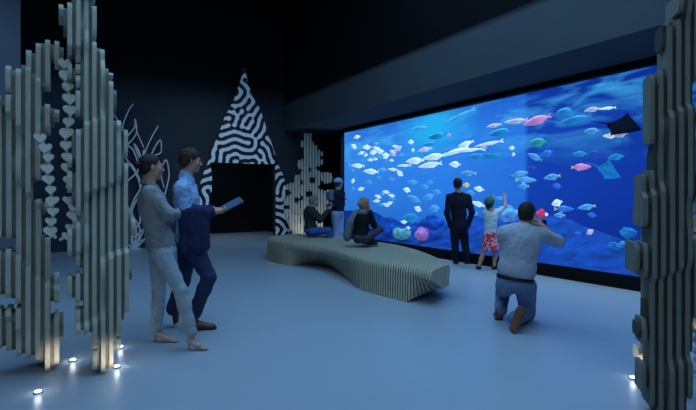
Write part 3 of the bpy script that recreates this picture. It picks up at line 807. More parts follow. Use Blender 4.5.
# right foreground one, turned towards the camera
zD = 3.0
ccD = P(678, 400, zD)
rdD = unit(np.array([ray(672, HOR)[0], ray(672, HOR)[1], 0]))
axD = unit(np.array([math.cos(.30)*rdD[0]-math.sin(.30)*rdD[1], math.sin(.30)*rdD[0]+math.cos(.30)*rdD[1], 0]))   # depth axis
axU = np.array([axD[1], -axD[0], 0])
orgD = np.array([*P(672, HOR, zD)[:2], 0])
def silD(rows):
    out = []
    for y, a, b in rows:
        r = []
        for x in (a, b):
            d = ray(x, y); # intersect vertical plane through orgD with normal axD
            t = np.dot(orgD[:2]-CAM[:2], axD[:2])/np.dot(d[:2], axD[:2]); w = CAM+d*t
            r.append((w[2], float(np.dot(w[:2]-orgD[:2], axU[:2]))))
        out.append((max(0, (r[0][0]+r[1][0])/2), r[0][1], r[1][1]))
    return out
D1 = silD([(-40,690,720),(-20,682,718),(0,673,716),(15,673,712),(16,676,708),(22,676,706),(23,660,704),(52,660,702),(53,664,702),(70,660,700),(76,648,698),(84,646,696),(85,645,690),(138,645,690),(145,649,688),(146,651,688),(170,652,688),(171,646,690),(174,638,692),(200,637,692),(224,639,690),(236,646,688),(240,648,694),(241,629.5,694),(272,630,692),(273,638,692),(283,645,694),(284,644,698),(310,641,698),(317,643,690),(318,634,690),(341,636,689),(342,646,689),(362,647,686),(363,639,685),(390,640,684),(391,645,682),(400,646,680),(412,652,679),(420,658,677)])
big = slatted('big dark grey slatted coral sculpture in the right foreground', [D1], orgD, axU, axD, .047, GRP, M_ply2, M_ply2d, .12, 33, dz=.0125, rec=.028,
        lobes=plane_sil(orgD, axU, axD, circles=[(668,38,9),(654,100,9),(652,130,8),(646,185,9),(650,220,9),(640,256,10),(656,305,9),(645,330,10),(648,377,10),(688,262,7),(692,300,8),(684,345,7),(700,60,10),(694,120,6)]),
        holes=plane_sil(orgD, axU, axD, circles=[(650,66,7),(640,158,8),(636,235,8),(636,288,12),(634,352,8)]))
# its rear layer, lit from behind
orgR = orgD + axD*.34
slatted(None, [plane_sil(orgR, axU, axD, [(40,672,690),(120,662,684),(300,660,682),(396,664,678)])], orgR, axU, axD, .047, None, M_ply, M_plyd, .10, 41, dz=.0125, base=big,
        lobes=plane_sil(orgR, axU, axD, circles=[(648,352,13),(686,225,9),(690,252,10),(688,292,11),(690,318,9),(656,390,7),(684,262,9),(650,300,8),(646,240,7),(688,190,8)]))
# ------------------------------------------------------------------ heart leaf seaweed strands
def heart(s):
    pts = []
    for k in range(26):
        t = 2*math.pi*k/26
        x = 16*math.sin(t)**3/17; z = (13*math.cos(t)-5*math.cos(2*t)-2*math.cos(3*t)-math.cos(4*t))/17
        pts.append((x*s*.5, z*s*.5))
    return pts
M_leaf = ply_mat('pale_plywood_leaf', (214, 218, 208), .06)
def strand(pix, zc, size, label, group='heart leaf strands', axu=(1,0,0), axd=(0,1,0), mm=M_leaf):
    pts = [P(a, b, zc) for a, b in pix]
    mppx = zc/F
    rt = thing('seaweed_strand', pts[-1], label, 'sculpture', group)
    st = MB().tube(bez(pts, 5), .012, 6).build('stem', mm, rt)
    # leaves spaced along the path
    dense = bez(pts, 14); L = np.cumsum([0]+[np.linalg.norm(dense[i+1]-dense[i]) for i in range(len(dense)-1)])
    n = int(L[-1]/(size*.92)); mb = MB()
    au = unit(axu); ad = unit(axd)
    for k in range(n+1):
        s_ = min(L[-1], k*size*.92); i = min(len(dense)-2, int(np.searchsorted(L, s_)))
        p = dense[i]
        w = 1.0 + .12*math.sin(k*2.3)
        mb.prism(heart(size*w), au*math.cos(.3*math.sin(k*1.7)), np.array([0,0,1.0]) + au*.15*math.sin(k*1.3), p - ad*.03, ad*.06)
    mb.build('heart_leaves', mm, rt)
strand([(64.5,64),(66,78),(69,95),(70,116),(67,128),(66,142),(68,160),(69,176),(67,188)], 3.72, .098, 'upper strand of pale heart shaped leaves between the two left sculptures')
strand([(40,138),(46,150),(49,162),(47,172),(50,186),(52,200),(53,216),(49,228),(56,238)], 3.62, .088, 'left lower strand of pale heart shaped leaves beside the leftmost sculpture')
strand([(68,200),(74,206),(70,214),(78,218),(72,226),(68,234),(60,240)], 3.68, .08, 'short clump of heart shaped leaves against the tall left sculpture')
strand([(694,195),(692,215),(693,235),(691,255),(693,275),(690,296),(694,318),(699,350),(701,379)], 3.6, .085, 'strand of grey heart shaped leaves at the far right of the photo', axu=axU, axd=axD, mm=mat('grey_leaf', (140,150,158), .6, .2))

# ------------------------------------------------------------------ bench
NB = [(268,262),(279,264.5),(290,266),(305,264.5),(322,266),(333,275),(345,287),(365,296),(390,301),(415,301.5),(431,292)]
NT = [(267,238.5),(279,241),(293,243),(308,245),(325,247.5),(340,252),(356,257),(374,261),(395,264.5),(415,268),(431,272)]
FT = [(271,236),(282,234.5),(295,233.3),(312,233),(330,234.5),(348,238),(370,240.5),(393,243.5),(415,248.5),(436,256),(451,264)]
HBn = .45
def resamp(pts, h):
    q = [onfloor(a, b, h) for a, b in pts]; d = bez(q, 12); return np.array(d)
nb, ntp, ftp = resamp(NB, .0), resamp(NT, HBn), resamp(FT, HBn)
bench = thing('bench', (nb.mean(0)[0], nb.mean(0)[1], 0), 'long wavy slatted wooden bench in the middle of the floor', 'bench')
def bench_section(t, shrink, raise_=0.0):
    i = t*(len(nb)-1); j = min(len(nb)-2, int(i)); f_ = i-j
    a = nb[j]*(1-f_)+nb[j+1]*f_; b = ntp[j]*(1-f_)+ntp[j+1]*f_; c = ftp[j]*(1-f_)+ftp[j+1]*f_
    a = a.copy(); a[2] = 0.0
    end = min(t, 1-t)
    if t > .86:       # the right end lifts off the floor
        a[2] = .17*((t-.86)/.14)**.8
    dirn = unit((c-b)*np.array([1,1,0])); up = np.array([0,0,1.0])
    wid = np.linalg.norm((c-b)[:2])
    # keep the near foot within reach of the top edge
    foot = float(np.dot((a-b)[:2], dirn[:2])); foot = max(-.05, min(foot, wid*.6))
    hgt = b[2]
    r = min(.1, wid*.3)
    z0 = a[2]+.0
    prof = []
    prof.append((foot+shrink, z0+.003)); 
    prof.append((foot*.8+shrink, z0+.05))
    prof.append((foot*.35+shrink, (z0+hgt)*.5))
    for k in range(6):
        an = math.pi - k/5*math.pi/2
        prof.append((r+math.cos(an)*r*1.0+shrink*(1-k/5), hgt-r+math.sin(an)*r-shrink*k/5))
    prof.append((wid*.5, hgt-shrink+.012*math.sin(t*9)))
    for k in range(6):
        an = math.pi/2 - k/5*math.pi/2
        prof.append((wid-r+math.cos(an)*r-shrink*k/5, hgt-r+math.sin(an)*r-shrink*(1-k/5)))
    prof.append((wid-.02-shrink, (z0+hgt)*.5)); prof.append((wid-.05-shrink, z0+.003))
    base = np.array([b[0], b[1], 0])
    return [base + dirn*u_ + up*z_ for u_, z_ in prof]
def loft_plate(mb, t0, t1, shrink):
    A = bench_section(t0, shrink); B = bench_section(t1, shrink); o = len(mb.v); n = len(A)
    mb.v += [tuple(p) for p in A] + [tuple(p) for p in B]
    for k in range(n): mb.f.append((o+k, o+n+k, o+n+(k+1) % n, o+(k+1) % n))
    mb.f.append(tuple(o+k for k in range(n))[::-1][::-1]); mb.f.append(tuple(o+n+k for k in range(n))[::-1])
# parametrize by near-edge length
seg = np.cumsum([0]+[np.linalg.norm((ntp[i+1]-ntp[i])) for i in range(len(ntp)-1)]); TL = seg[-1]
def t_at(s_): return float(np.interp(s_, seg, np.linspace(0, 1, len(seg))))
M_bench = ply_mat('warm_grey_bench_ply', (190, 182, 156)); M_benchd = ply_mat('dark_bench_gap', (60, 57, 48))
NPL = int(TL/.047)
m1, m2 = MB(), MB()
for i in range(NPL):
    a, b, c = TL*i/NPL, TL*(i+.62)/NPL, TL*(i+1)/NPL
    loft_plate(m1, t_at(a), t_at(b), 0)
    if i < NPL-1: loft_plate(m2, t_at(b), t_at(c), .03)
m1.build('slats', M_bench, bench); m2.build('spacers', M_benchd, bench)['label'] = 'dark spacers between the slats'

# ------------------------------------------------------------------ in-floor spot lights
M_steel = mat('brushed_steel', (150, 155, 160), .35, .5, .1, 20, metal=.9)
M_lens = mat('lit_lens', (225, 238, 255), .3, .5, .02, 5, emit=26, ecol=(205, 228, 255))
def lamp(kind, name, loc, rgb, power, target=None, **kw):
    L = bpy.data.lights.new(name, kind); L.energy = power; L.color = rgb
    for k_, v_ in kw.items(): setattr(L, k_, v_)
    o = bpy.data.objects.new(name, L); COL.objects.link(o); o.location = tuple(map(float, loc))
    if target is not None:
        o.rotation_euler = (Vector(target)-Vector(loc)).to_track_quat('-Z', 'Y').to_euler()
    return o
def floor_spot(px, py, label, r=.02):
    p = onfloor(px, py)
    t = thing('floor_light', (p[0], p[1], 0), label, 'light', 'floor lights')
    MB().lathe([(r*1.5,0),(r*1.5,.006),(r*1.3,.012),(r*1.02,.012)], 24, (p[0], p[1], 0)).build('rim', M_steel, t)
    MB().lathe([(r,.001),(r,.013),(r*.7,.017)], 24, (p[0], p[1], 0)).build('lens', M_lens, t)
    lamp('POINT', 'lens_glow', (p[0], p[1], .05), (.75,.87,1), .22, shadow_soft_size=.02)
    return p
SP = [(38,393,'small bright floor light nearest the camera at lower left'), (73,361,'small bright floor light between the feet of the two left sculptures'),
      (117,367.5,'small bright floor light just right of the tall left sculpture\'s foot'), (120.5,348,'small bright floor light behind the tall left sculpture\'s foot'),
      (633,379,'small bright floor light left of the right foreground sculpture')]
spots = [floor_spot(*a) for a in SP]
WARM = (1.0, .83, .68)
def up(p, tgt, w, ang=70): lamp('SPOT', 'uplight', (p[0], p[1], .03), WARM, w, tgt, spot_size=math.radians(ang), spot_blend=.8, shadow_soft_size=.03)
def bfoot(px, py, z): q = onfloor(px, py); return (q[0], q[1], z)
fb = onfloor(110, 372); up((fb[0]+.03, YC-.42, 0), (fb[0]-.02, YC, .2), 5, 50); up(spots[2], bfoot(107, 366, .35), 12, 60); up(spots[3], bfoot(108, 366, .6), 10, 60)  # first uplight has no fixture, added to light the front slats
fb = onfloor(54, 368); up((fb[0]+.03, YC2-.42, 0), (fb[0], YC2, .18), 4, 50); up(spots[1], bfoot(54, 363, .3), 8, 55)  # first uplight is likewise added without a fixture
up(spots[4], (orgR[0], orgR[1], .45), 8); e_ = orgR - axD*.17 - axU*.20; up((e_[0], e_[1], 0), tuple(orgR - axU*.14 + UP*.5), 9, 90); e_ = orgR - axD*.17 + axU*.16; up((e_[0], e_[1], 0), tuple(orgR + axU*.12 + UP*1.0), 14, 80)  # last two uplights added bare to warm the rear layer
pR = onfloor(668, 403)
lamp('SPOT', 'uplight', (pR[0]+.12, pR[1]+.12, .03), WARM, 26, (orgD[0], orgD[1], .8), spot_size=math.radians(100), spot_blend=.8, shadow_soft_size=.03)  # bare uplight added behind the front plates
pS = orgS - rS*.55
lamp('SPOT', 'uplight', (pS[0]-axS[0]*.2, pS[1]-axS[1]*.2, .03), (1,.92,.75), 14, (orgS[0]-axS[0]*.1, orgS[1]-axS[1]*.1, 1.1), spot_size=math.radians(110), spot_blend=.9, shadow_soft_size=.04)
lamp('SPOT', 'uplight', (pS[0]+axS[0]*.4, pS[1]+axS[1]*.4, .03), (1,.95,.82), 8, (orgS[0]+axS[0]*.2, orgS[1]+axS[1]*.2, 1.6), spot_size=math.radians(110), spot_blend=.9, shadow_soft_size=.04)

# ------------------------------------------------------------------ people
SK = mat('skin', (186, 140, 120), .55, .3, .08, 20)
def hair_m(n, c): return mat(n, c, .6, .3, .35, 60, .5, 120, stretch=(1,1,.25))
M_hairdk = hair_m('dark_brown_hair', (40, 28, 26)); M_hairbr = hair_m('brown_hair', (58, 38, 30)); M_hairgy = hair_m('greying_hair', (112, 108, 104)); M_hairbl = hair_m('dark_blonde_hair', (150, 122, 92))
def cloth(n, c, var=.12, rough=.85): return mat(n, c, rough, .15, var, 30, .25, 160)

class Person:
    def __init__(s, foot_px, label, h=.008, z=None):
        s.z0 = z or EYE*F/(foot_px[1]-HOR); s.mpp = s.z0/F; s.h = h
        s.base = P(foot_px[0], HOR, s.z0)*np.array([1,1,0])
        s.root = thing('person', s.base, label, 'person')
        s.body = Sdf()
    def J(s, px, py, d=0.0): return P(px, py, s.z0+d)
    def dirv(s, r, d, u=0.0):
        """direction from picture right / away / up"""
        rd = unit(FWD + RIGHT*((np.dot(s.base, RIGHT)/s.z0)))
        rr = np.array([rd[1], -rd[0], 0]); return unit(rr*r + rd*d + UP*u)
    def part(s, name, sdf, m, h=None, label=None, parent=None):
        o = link(name, sdf.mesh(name, h or s.h), m, None)
        o.parent = parent or s.root
        o.matrix_parent_inverse = Matrix.Translation(-Vector(s.root.location)) if parent is None else Matrix.Identity(4)
        if label: o['label'] = label
        return o
    def head(s, c, fwd, up=(0,0,1), k=1.0, neck_base=None):
        f = unit(fwd); u = unit(np.asarray(up, float) - f*np.dot(up, f)); r = np.cross(f, u)
        s.hd = (np.asarray(c, float), f, u, r, k); A = [r, f, u]
        L = lambda x, y, z: s.hd[0] + (r*x + f*y + u*z)*k
        b = s.body
        b.ell(L(0,-.012,.028), A, np.array([.073,.092,.084])*k, .02)
        b.ell(L(0,.03,-.045), A, np.array([.056,.062,.068])*k, .03)
        b.ell(L(0,.072,-.095), A, np.array([.024,.02,.018])*k, .02)
        b.ell(L(0,.082,.022), A, np.array([.05,.014,.012])*k, .015)
        b.cone(L(0,.09,.012), L(0,.112,-.026), .007*k, .0115*k, .012)
        for sg in (-1,1):
            b.ell(L(sg*.011,.102,-.03), A, np.array([.009,.01,.008])*k, .006)
            b.ell(L(sg*.036,.066,-.02), A, np.array([.024,.02,.024])*k, .02)
            b.ell(L(sg*.031,.098,.003), A, np.array([.017,.016,.012])*k, .01, sub=True)
            b.ell(L(sg*.074,-.008,-.008), A, np.array([.011,.02,.031])*k, .008)
        b.ell(L(0,.094,-.056), A, np.array([.022,.011,.006])*k, .005); b.ell(L(0,.091,-.068), A, np.array([.02,.011,.007])*k, .005)
        nb = neck_base if neck_base is not None else L(0,-.03,-.2)
        b.cone(L(0,-.022,-.05), nb, .054*k, .062*k, .03)
        s.L = L; s.A = A
        return s
    def eyes(s):
        M1 = EYE_M
        for sg in (-1, 1):
            q = Sdf(); q.ell(s.L(sg*.031,.082,.003), s.A, np.array([.013,.011,.0085])*s.hd[4], .001)
            s.part('eye', q, M1, .0035)
            q = Sdf(); q.ell(s.L(sg*.033,.093,.024), s.A, np.array([.02,.006,.0042])*s.hd[4], .001); s.part('eyebrow', q, BROW_M, .003)
        q = Sdf(); q.ell(s.L(0,.0995,-.056), s.A, np.array([.02,.008,.0055])*s.hd[4], .002); q.ell(s.L(0,.0965,-.068), s.A, np.array([.018,.008,.006])*s.hd[4], .002); s.part('lips', q, LIP_M, .0035)
    def hair(s, m, thick=.014, low=-.085, front=.04, extra=None, seed=1, amp=.004, slope=.9):
        c, f, u, r, k = s.hd; q = Sdf()
        q.ell(s.L(0,-.014,.030), s.A, (np.array([.073,.092,.084])+thick)*k, .01)
        q.ell(s.L(0,-.035,-.03), s.A, (np.array([.062,.058,.06])+thick*.9)*k, .03)
        q.wrinkle(amp, .035, seed)
        q.cut(s.L(0,front,.03), f*1.0 - u*slope)
        q.cut(s.L(0,0,low), -u)
        if extra: extra(q, s.L)
        return s.part('hair', q, m, min(s.h, .006))
    def frame(s, pel, chest, lat):
        up = unit(np.asarray(chest)-np.asarray(pel)); la = unit(np.asarray(lat)-up*np.dot(lat, up)); fr = np.cross(up, la)
        return la, fr, up
    def torso(s, q, pel, chest, lat, k=1.0, grow=0.0, hips=True, w=1.0, belly=0.0):
        """lat: from the person's left to right; returns front direction"""
        la, fr, up = s.frame(pel, chest, lat); A = [la, fr, up]
        pel = np.asarray(pel, float); chest = np.asarray(chest, float); mid = pel*.5+chest*.5
        g = grow
        if hips: q.ell(pel, A, np.array([.158*w, .112, .13])*k+g, .05)
        q.ell(mid + fr*belly*.4, A, np.array([.138*w, .098+belly*.5, .17])*k+g, .06)
        q.ell(chest - fr*.0, A, np.array([.158*w, .11, .17])*k+g, .06)
        return la, fr, up
    def arm(s, q, sh, el, wr, k=1.0, grow=0.0, upto=1.0):
        sh, el, wr = map(lambda a: np.asarray(a, float), (sh, el, wr))
        q.cone(sh, el, .054*k+grow, .043*k+grow, .03)
        q.cone(el, el+(wr-el)*upto, .043*k+grow, (.043+(.029-.043)*upto)*k+grow, .02)
    def leg(s, q, hp, kn, an, k=1.0, grow=0.0, a=.088, b=.056, c=.04, kk=.03):
        hp, kn, an = map(lambda v: np.asarray(v, float), (hp, kn, an))
        q.cone(hp, kn, a*k+grow, b*k+grow, kk)
        m = kn + (an-kn)*.33
        q.cone(kn, m, b*k+grow, (b-.001)*k+grow, .02); q.cone(m, an, (b-.001)*k+grow, c*k+grow, .02)
    def hand(s, q, wr, d, palm, side=1, curl=.35, k=1.0, point=False, spread=.12):
        """d: direction of the fingers, palm: the palm normal, side: +1/-1 for the thumb side"""
        wr = np.asarray(wr, float); d = unit(d); n = unit(np.asarray(palm, float)-d*np.dot(palm, d)); l = np.cross(d, n)*side
        q.cone(wr, wr+d*.025*k, .026*k, .028*k, .015, (n, .75))
        q.cone(wr+d*.03*k+l*.016*k, wr+d*.078*k+l*.02*k, .019*k, .018*k, .012, (n, .68))
        q.cone(wr+d*.03*k-l*.014*k, wr+d*.072*k-l*.02*k, .019*k, .017*k, .012, (n, .68))
        lens = [.068,.076,.071,.056]; offs = [.033,.011,-.011,-.032]; bas = [.083,.088,.085,.075]
        for i in range(4):
            cu = curl*(1+.12*i) if not (point and i == 0) else .03
            if point and i > 0: cu = 1.15
            p = wr + d*bas[i]*k + l*offs[i]*k; dd = unit(d + l*(1.5-i)*spread*.5); ang = 0
            for j, fr in enumerate((.45,.32,.25)):
                ang += cu*(.8 if j == 0 else 1.0)
                v = dd*math.cos(ang)+n*math.sin(ang); e = p+v*lens[i]*fr*k
                r0 = (.0092-.001*j)*k; q.cone(p, e, r0, r0-.0008*k, .004); p = e
        p = wr + d*.022*k + l*.03*k; v = unit(d*.62+l*.72+n*.3); e = p+v*.036*k; q.cone(p, e, .0125*k, .0105*k, .012)
        v2 = unit(d*.9+l*.25+n*.35); q.cone(e, e+v2*.03*k, .0105*k, .0085*k, .004)
    def foot(s, q, an, toe, k=1.0):
        an = np.asarray(an, float); t = unit(np.asarray(toe, float))
        q.cone(an, an+t*.02-UP*.05*k, .036*k, .034*k, .02); q.cone(an-UP*.045*k+t*.02, an+t*.14*k-UP*.062*k, .034*k, .022*k, .03)
    def shoe(s, heel, toe, m, msole, height=.075, w=.042, up=(0,0,1), collar=None, h=.006, name='shoe', sole_t=.022):
        """heel and toe are points on the sole line"""
        heel = np.asarray(heel, float); toe = np.asarray(toe, float); t = unit(toe-heel); u = unit(np.asarray(up, float)-t*np.dot(up, t)); L = np.linalg.norm(toe-heel)
        q = Sdf()
        q.cone(heel+t*.04+u*.035, heel+t*.11+u*.05, .042, .040, .02); q.cone(heel+t*.1+u*.045, toe-t*.05+u*.028, .042, .036, .03, (u, .85))
        q.cone(heel+t*.045+u*.05, heel+t*.06+u*(height+.02), .038, .037, .02)
        q.cut(heel+u*.004, -u); q.cut(heel+t*.05+u*(height+.03), u)
        o = s.part(name, q, m, h)
        qs = Sdf(); qs.cone(heel+t*.042+u*.011, heel+t*.14+u*.011, .046, .036, .01, (u, .3)); qs.cone(heel+t*.14+u*.011, toe-t*.045+u*.011, .036, .043, .01, (u, .3))
        qs.cut(heel+u*.0, -u); qs.cut(heel+u*sole_t, u)
        so = link('sole', qs.mesh('sole', h*.8), msole); so.parent = o
        return o
    def finish(s, m=None): return s.part('body', s.body, m or SK)

EYE_M = mat('eye_white_dark', (60, 50, 48), .2, .6, .3, 200); BROW_M = mat('eyebrow', (40, 30, 26), .8, .1); LIP_M = mat('lips', (150, 84, 80), .5, .3)

# ---- 1 woman in the grey suit
w = Person((165, 346), 'woman in a pale grey trouser suit and nude heels with crossed arms', .0058)
R1 = w.dirv(1, .25); LAT1 = w.dirv(.25, -1)     # faces picture right and a little away; her right side is towards us
J = w.J
pel, chest = J(161.5, 248, .0), J(152.5, 205, .0)
w.head(J(151, 167, 0), w.dirv(1, .35, .0), k=.99, neck_base=J(149, 189, 0))
w.eyes()
w.hair(M_hairdk, .007, -.075, .03, extra=lambda q, L: (q.ell(L(0,-.118,.015), w.A, (.034,.034,.034), .015)), seed=2, amp=.002)
b = w.body; w.torso(b, pel, chest, LAT1, .88)
shR, elR, wrR = J(150.5, 194, -.15), J(169, 213.5, -.17), J(177.5, 214.5, .04)
shL, elL, wrL = J(153, 194, .15), J(166, 214, .2), J(171, 218, -.04)
for a in ((shR,elR,wrR),(shL,elL,wrL)): w.arm(b, *a, k=.86)
w.hand(b, wrR, w.dirv(.3,1,.05), w.dirv(-1,.3,0), 1, .5, .88); w.hand(b, wrL, w.dirv(.3,-1,-.02), w.dirv(-1,-.3,0), -1, .5, .88)
hR, kR, aR = J(163, 256, -.09), J(180.5, 291, -.10), J(191, 334, -.10)
hL, kL, aL = J(158.5, 256, .08), J(159, 292, .12), J(156.5, 331, .14)
w.leg(b, hR, kR, aR, .85); w.leg(b, hL, kL, aL, .85)
w.finish()
q = Sdf(); w.torso(q, pel, chest, LAT1, .88, .026, hips=False)
la, fr, up_ = w.frame(pel, chest, LAT1)
q.ell(pel+up_*.05, [la,fr,up_], (.16,.125,.15), .06)
for a in ((shR,elR,wrR),(shL,elL,wrL)): w.arm(q, *a, k=.9, grow=.013, upto=.9)
q.cone(J(149.5,189.5), shR, .06, .062, .04); q.cone(J(149.5,189.5), shL, .06, .062, .04)
q.cut(J(161, 253), -up_); q.wrinkle(.0055, .085, 4, (1,1,.7)); q.wrinkle(.002, .035, 9)
cg = cloth('pale_grey_wool', (128, 136, 140)); w.part('jacket', q, cg, .006)
q = Sdf(); cN_ = J(149.6, 187.2); ring = [cN_ + w.dirv(math.cos(a_), math.sin(a_))*.066 + UP*(.022 - .02*math.cos(a_)) for a_ in np.linspace(.5, 2*math.pi-.5, 12)]
q.chain(ring, [.017]*12, .01); q.chain([ring[0], J(157.5, 199, -.02)], [.02, .012], .01); q.chain([ring[-1], J(157.5, 199, -.1)], [.02, .012], .01)
w.part('collar', q, cloth('grey_wool_collar', (112, 120, 126)), .005)
q = Sdf(); q.ell(pel-up_*.01, [la,fr,up_], (.155,.118,.14), .06)
w.leg(q, hR, kR, aR+UP*.03, .88, .012, a=.084, b=.054, c=.046, kk=.015); w.leg(q, hL, kL, aL+UP*.03, .88, .012, a=.084, b=.054, c=.046, kk=.015); q.wrinkle(.0045, .09, 6, (1,1,1.4)); q.cut(J(160,245), up_)
w.part('trousers', q, cloth('pale_grey_trouser', (150, 162, 170)), .006)
M_nude = mat('nude_leather', (176, 146, 128), .35, .4, .06)
def pump(ps, heel_px, toe_px, d, an):
    he = ps.J(*heel_px, d); he[2] = .075; to = ps.J(*toe_px, d-.03); to[2] = .018
    t = unit(to-he); q = Sdf(); flo = unit((to-he)*np.array([1,1,0]))
    q.cone(he+UP*.012+flo*.012, he+UP*.035+flo*.02, .030, .031, .02); q.cone(he+flo*.02, he+(to-he)*.5, .031, .033, .02, (UP, .6)); q.cone(he+(to-he)*.5, to-flo*.03, .036, .02, .02, (UP, .6))
    q.cone(to-flo*.05, to+flo*.005, .026, .012, .01, (UP, .6))
    o = ps.part('shoe', q, M_nude, .005)
    mb = MB().tube([he+UP*.0, he-UP*.035+flo*.004, he*np.array([1,1,0])+UP*.0-flo*.002+UP*.001], [.018,.009,.0065], 10)
    hh = mb.build('heel', M_nude, None, True); hh.parent = o
pump(w, (189,345), (207,346), -.10, aR); pump(w, (155,345), (177,343), .13, aL)

# ---- 2 man with the tablet
m = Person((186, 329), 'man in a pale blue shirt holding a tablet beside the woman in grey', .0058)
J = m.J; LAT = m.dirv(.3, -1)
pel, chest = J(189.5, 241, .0), J(186.5, 200, .0)
m.head(J(190.5, 160.5, 0), m.dirv(1, .12, -.12), k=1.0, neck_base=J(186.5, 180, 0)); m.eyes()
m.hair(M_hairbr, .016, -.085, .048, seed=7, amp=.005)
b = m.body; m.torso(b, pel, chest, LAT, .98)
shR, elR, wrR = J(181, 189, -.19), J(187, 218, -.2), J(213.5, 212.5, -.12)
shL, elL, wrL = J(190, 189, .19), J(193, 214, .22), J(215, 210, .14)
for a in ((shR,elR,wrR),(shL,elL,wrL)): m.arm(b, *a, k=1.0)
m.hand(b, wrR, m.dirv(1,.15,.08), m.dirv(0,.4,1), -1, .42, 1.0); m.hand(b, wrL, m.dirv(1,-.25,.1), m.dirv(0,-.6,1), 1, .35, 1.0)
hF, kF, aF = J(193, 247, -.10), J(209, 277, -.12), J(194.5, 314, -.05)
hK, kK, aK = J(188, 247, .10), J(183, 282, .10), J(172.5, 310, .10)
m.leg(b, hF, kF, aF, 1.0); m.leg(b, hK, kK, aK, 1.0)
m.finish()
q = Sdf(); la, fr, up_ = m.torso(q, pel, chest, LAT, .98, .016, hips=False)
q.ell(pel+up_*.04, [la,fr,up_], (.165,.125,.14), .06)
for a in ((shR,elR,wrR),(shL,elL,wrL)): m.arm(q, *a, k=1.0, grow=.014, upto=.85)
q.cone(J(186.5,181), shR, .062, .066, .05); q.cone(J(186.5,181), shL, .062, .066, .05)
q.cone(m.L(0,-.03,-.165), m.L(0,-.028,-.135), .066, .061, .015)
q.cut(J(189, 246), -up_); q.cut(m.L(0,-.02,-.125), m.hd[2]*1+m.hd[1]*.35); q.wrinkle(.006, .09, 14); q.wrinkle(.002, .04, 3)
m.part('shirt', q, cloth('pale_blue_cotton', (140, 172, 214)), .006)
q = Sdf(); q.ell(pel-up_*.01, [la,fr,up_], (.168,.124,.14), .06)
m.leg(q, hF, kF, aF+UP*.01, 1.0, .016, c=.05); m.leg(q, hK, kK, aK+UP*.01, 1.0, .016, c=.05); q.wrinkle(.005, .09, 16); q.cut(J(189,243), up_)
m.part('trousers', q, cloth('navy_wool', (48, 58, 88)), .0065)
M_brown = mat('brown_leather', (92, 58, 44), .4, .4, .15); M_soled = mat('dark_rubber_sole', (30, 26, 26), .7, .2)
hp = J(190.5, 322, -.05); hp[2] = 0; tp = hp + m.dirv(1, -.12)*.28; m.shoe(hp-m.dirv(1,-.12)*.02, tp-m.dirv(1,-.12)*.02, M_brown, M_soled)
tp = J(173.5, 334, .06); tp[2] = .02; hp = J(171, 306, .1); hp = tp + unit(hp-tp)*.27; m.shoe(hp, tp, M_brown, M_soled, up=m.dirv(1, 0, .3), height=.06)
# tablet
tc = J(232.5, 204, .0)
e1 = unit(J(243.5,197,.02)-J(229.7,210,-.1)); tv = m.dirv(1, .05, .52); tw = m.dirv(-.05, 1, .35); tn = np.cross(tv, tw); tw = unit(np.cross(tn, tv))
tb = thing('tablet', tc, 'thin grey tablet held out by the man in the blue shirt', 'tablet')
def slab(c, a, b_, n_, ha, hb, t, r=.015):
    out = []
    for cx, cy, s0 in ((ha-r, hb-r, 0), (-ha+r, hb-r, 1), (-ha+r, -hb+r, 2), (ha-r, -hb+r, 3)):
        for k in range(5):
            an = (s0+k/4)*math.pi/2; out.append((cx+r*math.cos(an), cy+r*math.sin(an)))
    return MB().prism(out, a, b_, np.asarray(c)-unit(n_)*t/2, unit(n_)*t)
slab(tc, tv, tw, tn, .105, .085, .009).build('case', mat('tablet_grey', (92,98,110), .4, .5), tb)
slab(tc+unit(tn)*.0055, tv, tw, tn, .098, .078, .002).build('screen', mat('tablet_screen', (84,100,130), .25, .3, .1, 4), tb)
# jacket over his arm
def draped(name, A, B, drop, thick, m_, label, per, h=.007, seed=3, out=None):
    """cloth hung over the line A-B"""
    q = Sdf(); A = np.asarray(A, float); B = np.asarray(B, float); t = unit(B-A); n = unit(np.cross(t, UP))
    q.cone(A, B, .075, .07, .03)
    for sg, dr in ((1, drop), (-1, drop*.85)):
        N = 5
        for i in range(N):
            a = A + (B-A)*(i+.3)/N + n*sg*.055 - UP*.01
            e = a - UP*dr*(1+.10*math.sin(i*2.1+sg)) + t*(.02*math.sin(i*1.7)) + n*sg*.015
            q.cone(a, e, .05, .042, .03, (n, thick))
    q.wrinkle(.008, .09, seed, (1,1,.25)); q.wrinkle(.003, .035, seed+3)
    o = link(name, q.mesh(name, h), m_); tag(o, label, 'jacket'); return o
draped('jacket', J(183,213,-.19), J(208,212,-.14), .33, .55, cloth('navy_jacket', (40, 46, 78)), 'navy jacket draped over the forearm of the man with the tablet', m)

# ---- 3 man in the dark suit
s3 = Person((461, 264), 'person in a dark navy suit standing with hands in pockets facing the tank', .0085)
J = s3.J; LAT = s3.dirv(1, .1); pel, chest = J(459, 225), J(458.5, 202)
s3.head(J(457.8, 184, 0), s3.dirv(.08, 1, .02), neck_base=J(458.3, 193)); s3.hair(M_hairdk, .014, -.08, .05)
b = s3.body; la, fr, up_ = s3.torso(b, pel, chest, LAT)
arms = [(J(449.5,197.5), J(447,213.5,-.06), J(450.5,226.5,.02)), (J(467.5,197.5), J(472,212,-.06), J(468,226,.02))]
legs = [(J(455,230), J(455,247), J(456,260.5)), (J(463,230), J(465.5,247,.02), J(467,260,.02))]
for a in arms: s3.arm(b, *a)
s3.hand(b, arms[0][2], s3.dirv(.3,.1,-1), s3.dirv(1,0,0), 1, .3); s3.hand(b, arms[1][2], s3.dirv(-.3,.1,-1), s3.dirv(-1,0,0), -1, .3)
for a in legs: s3.leg(b, *a)
s3.finish()
q = Sdf(); s3.torso(q, pel, chest, LAT, 1, .02, hips=False); q.ell(pel-up_*.02, [la,fr,up_], (.175,.13,.17), .06)
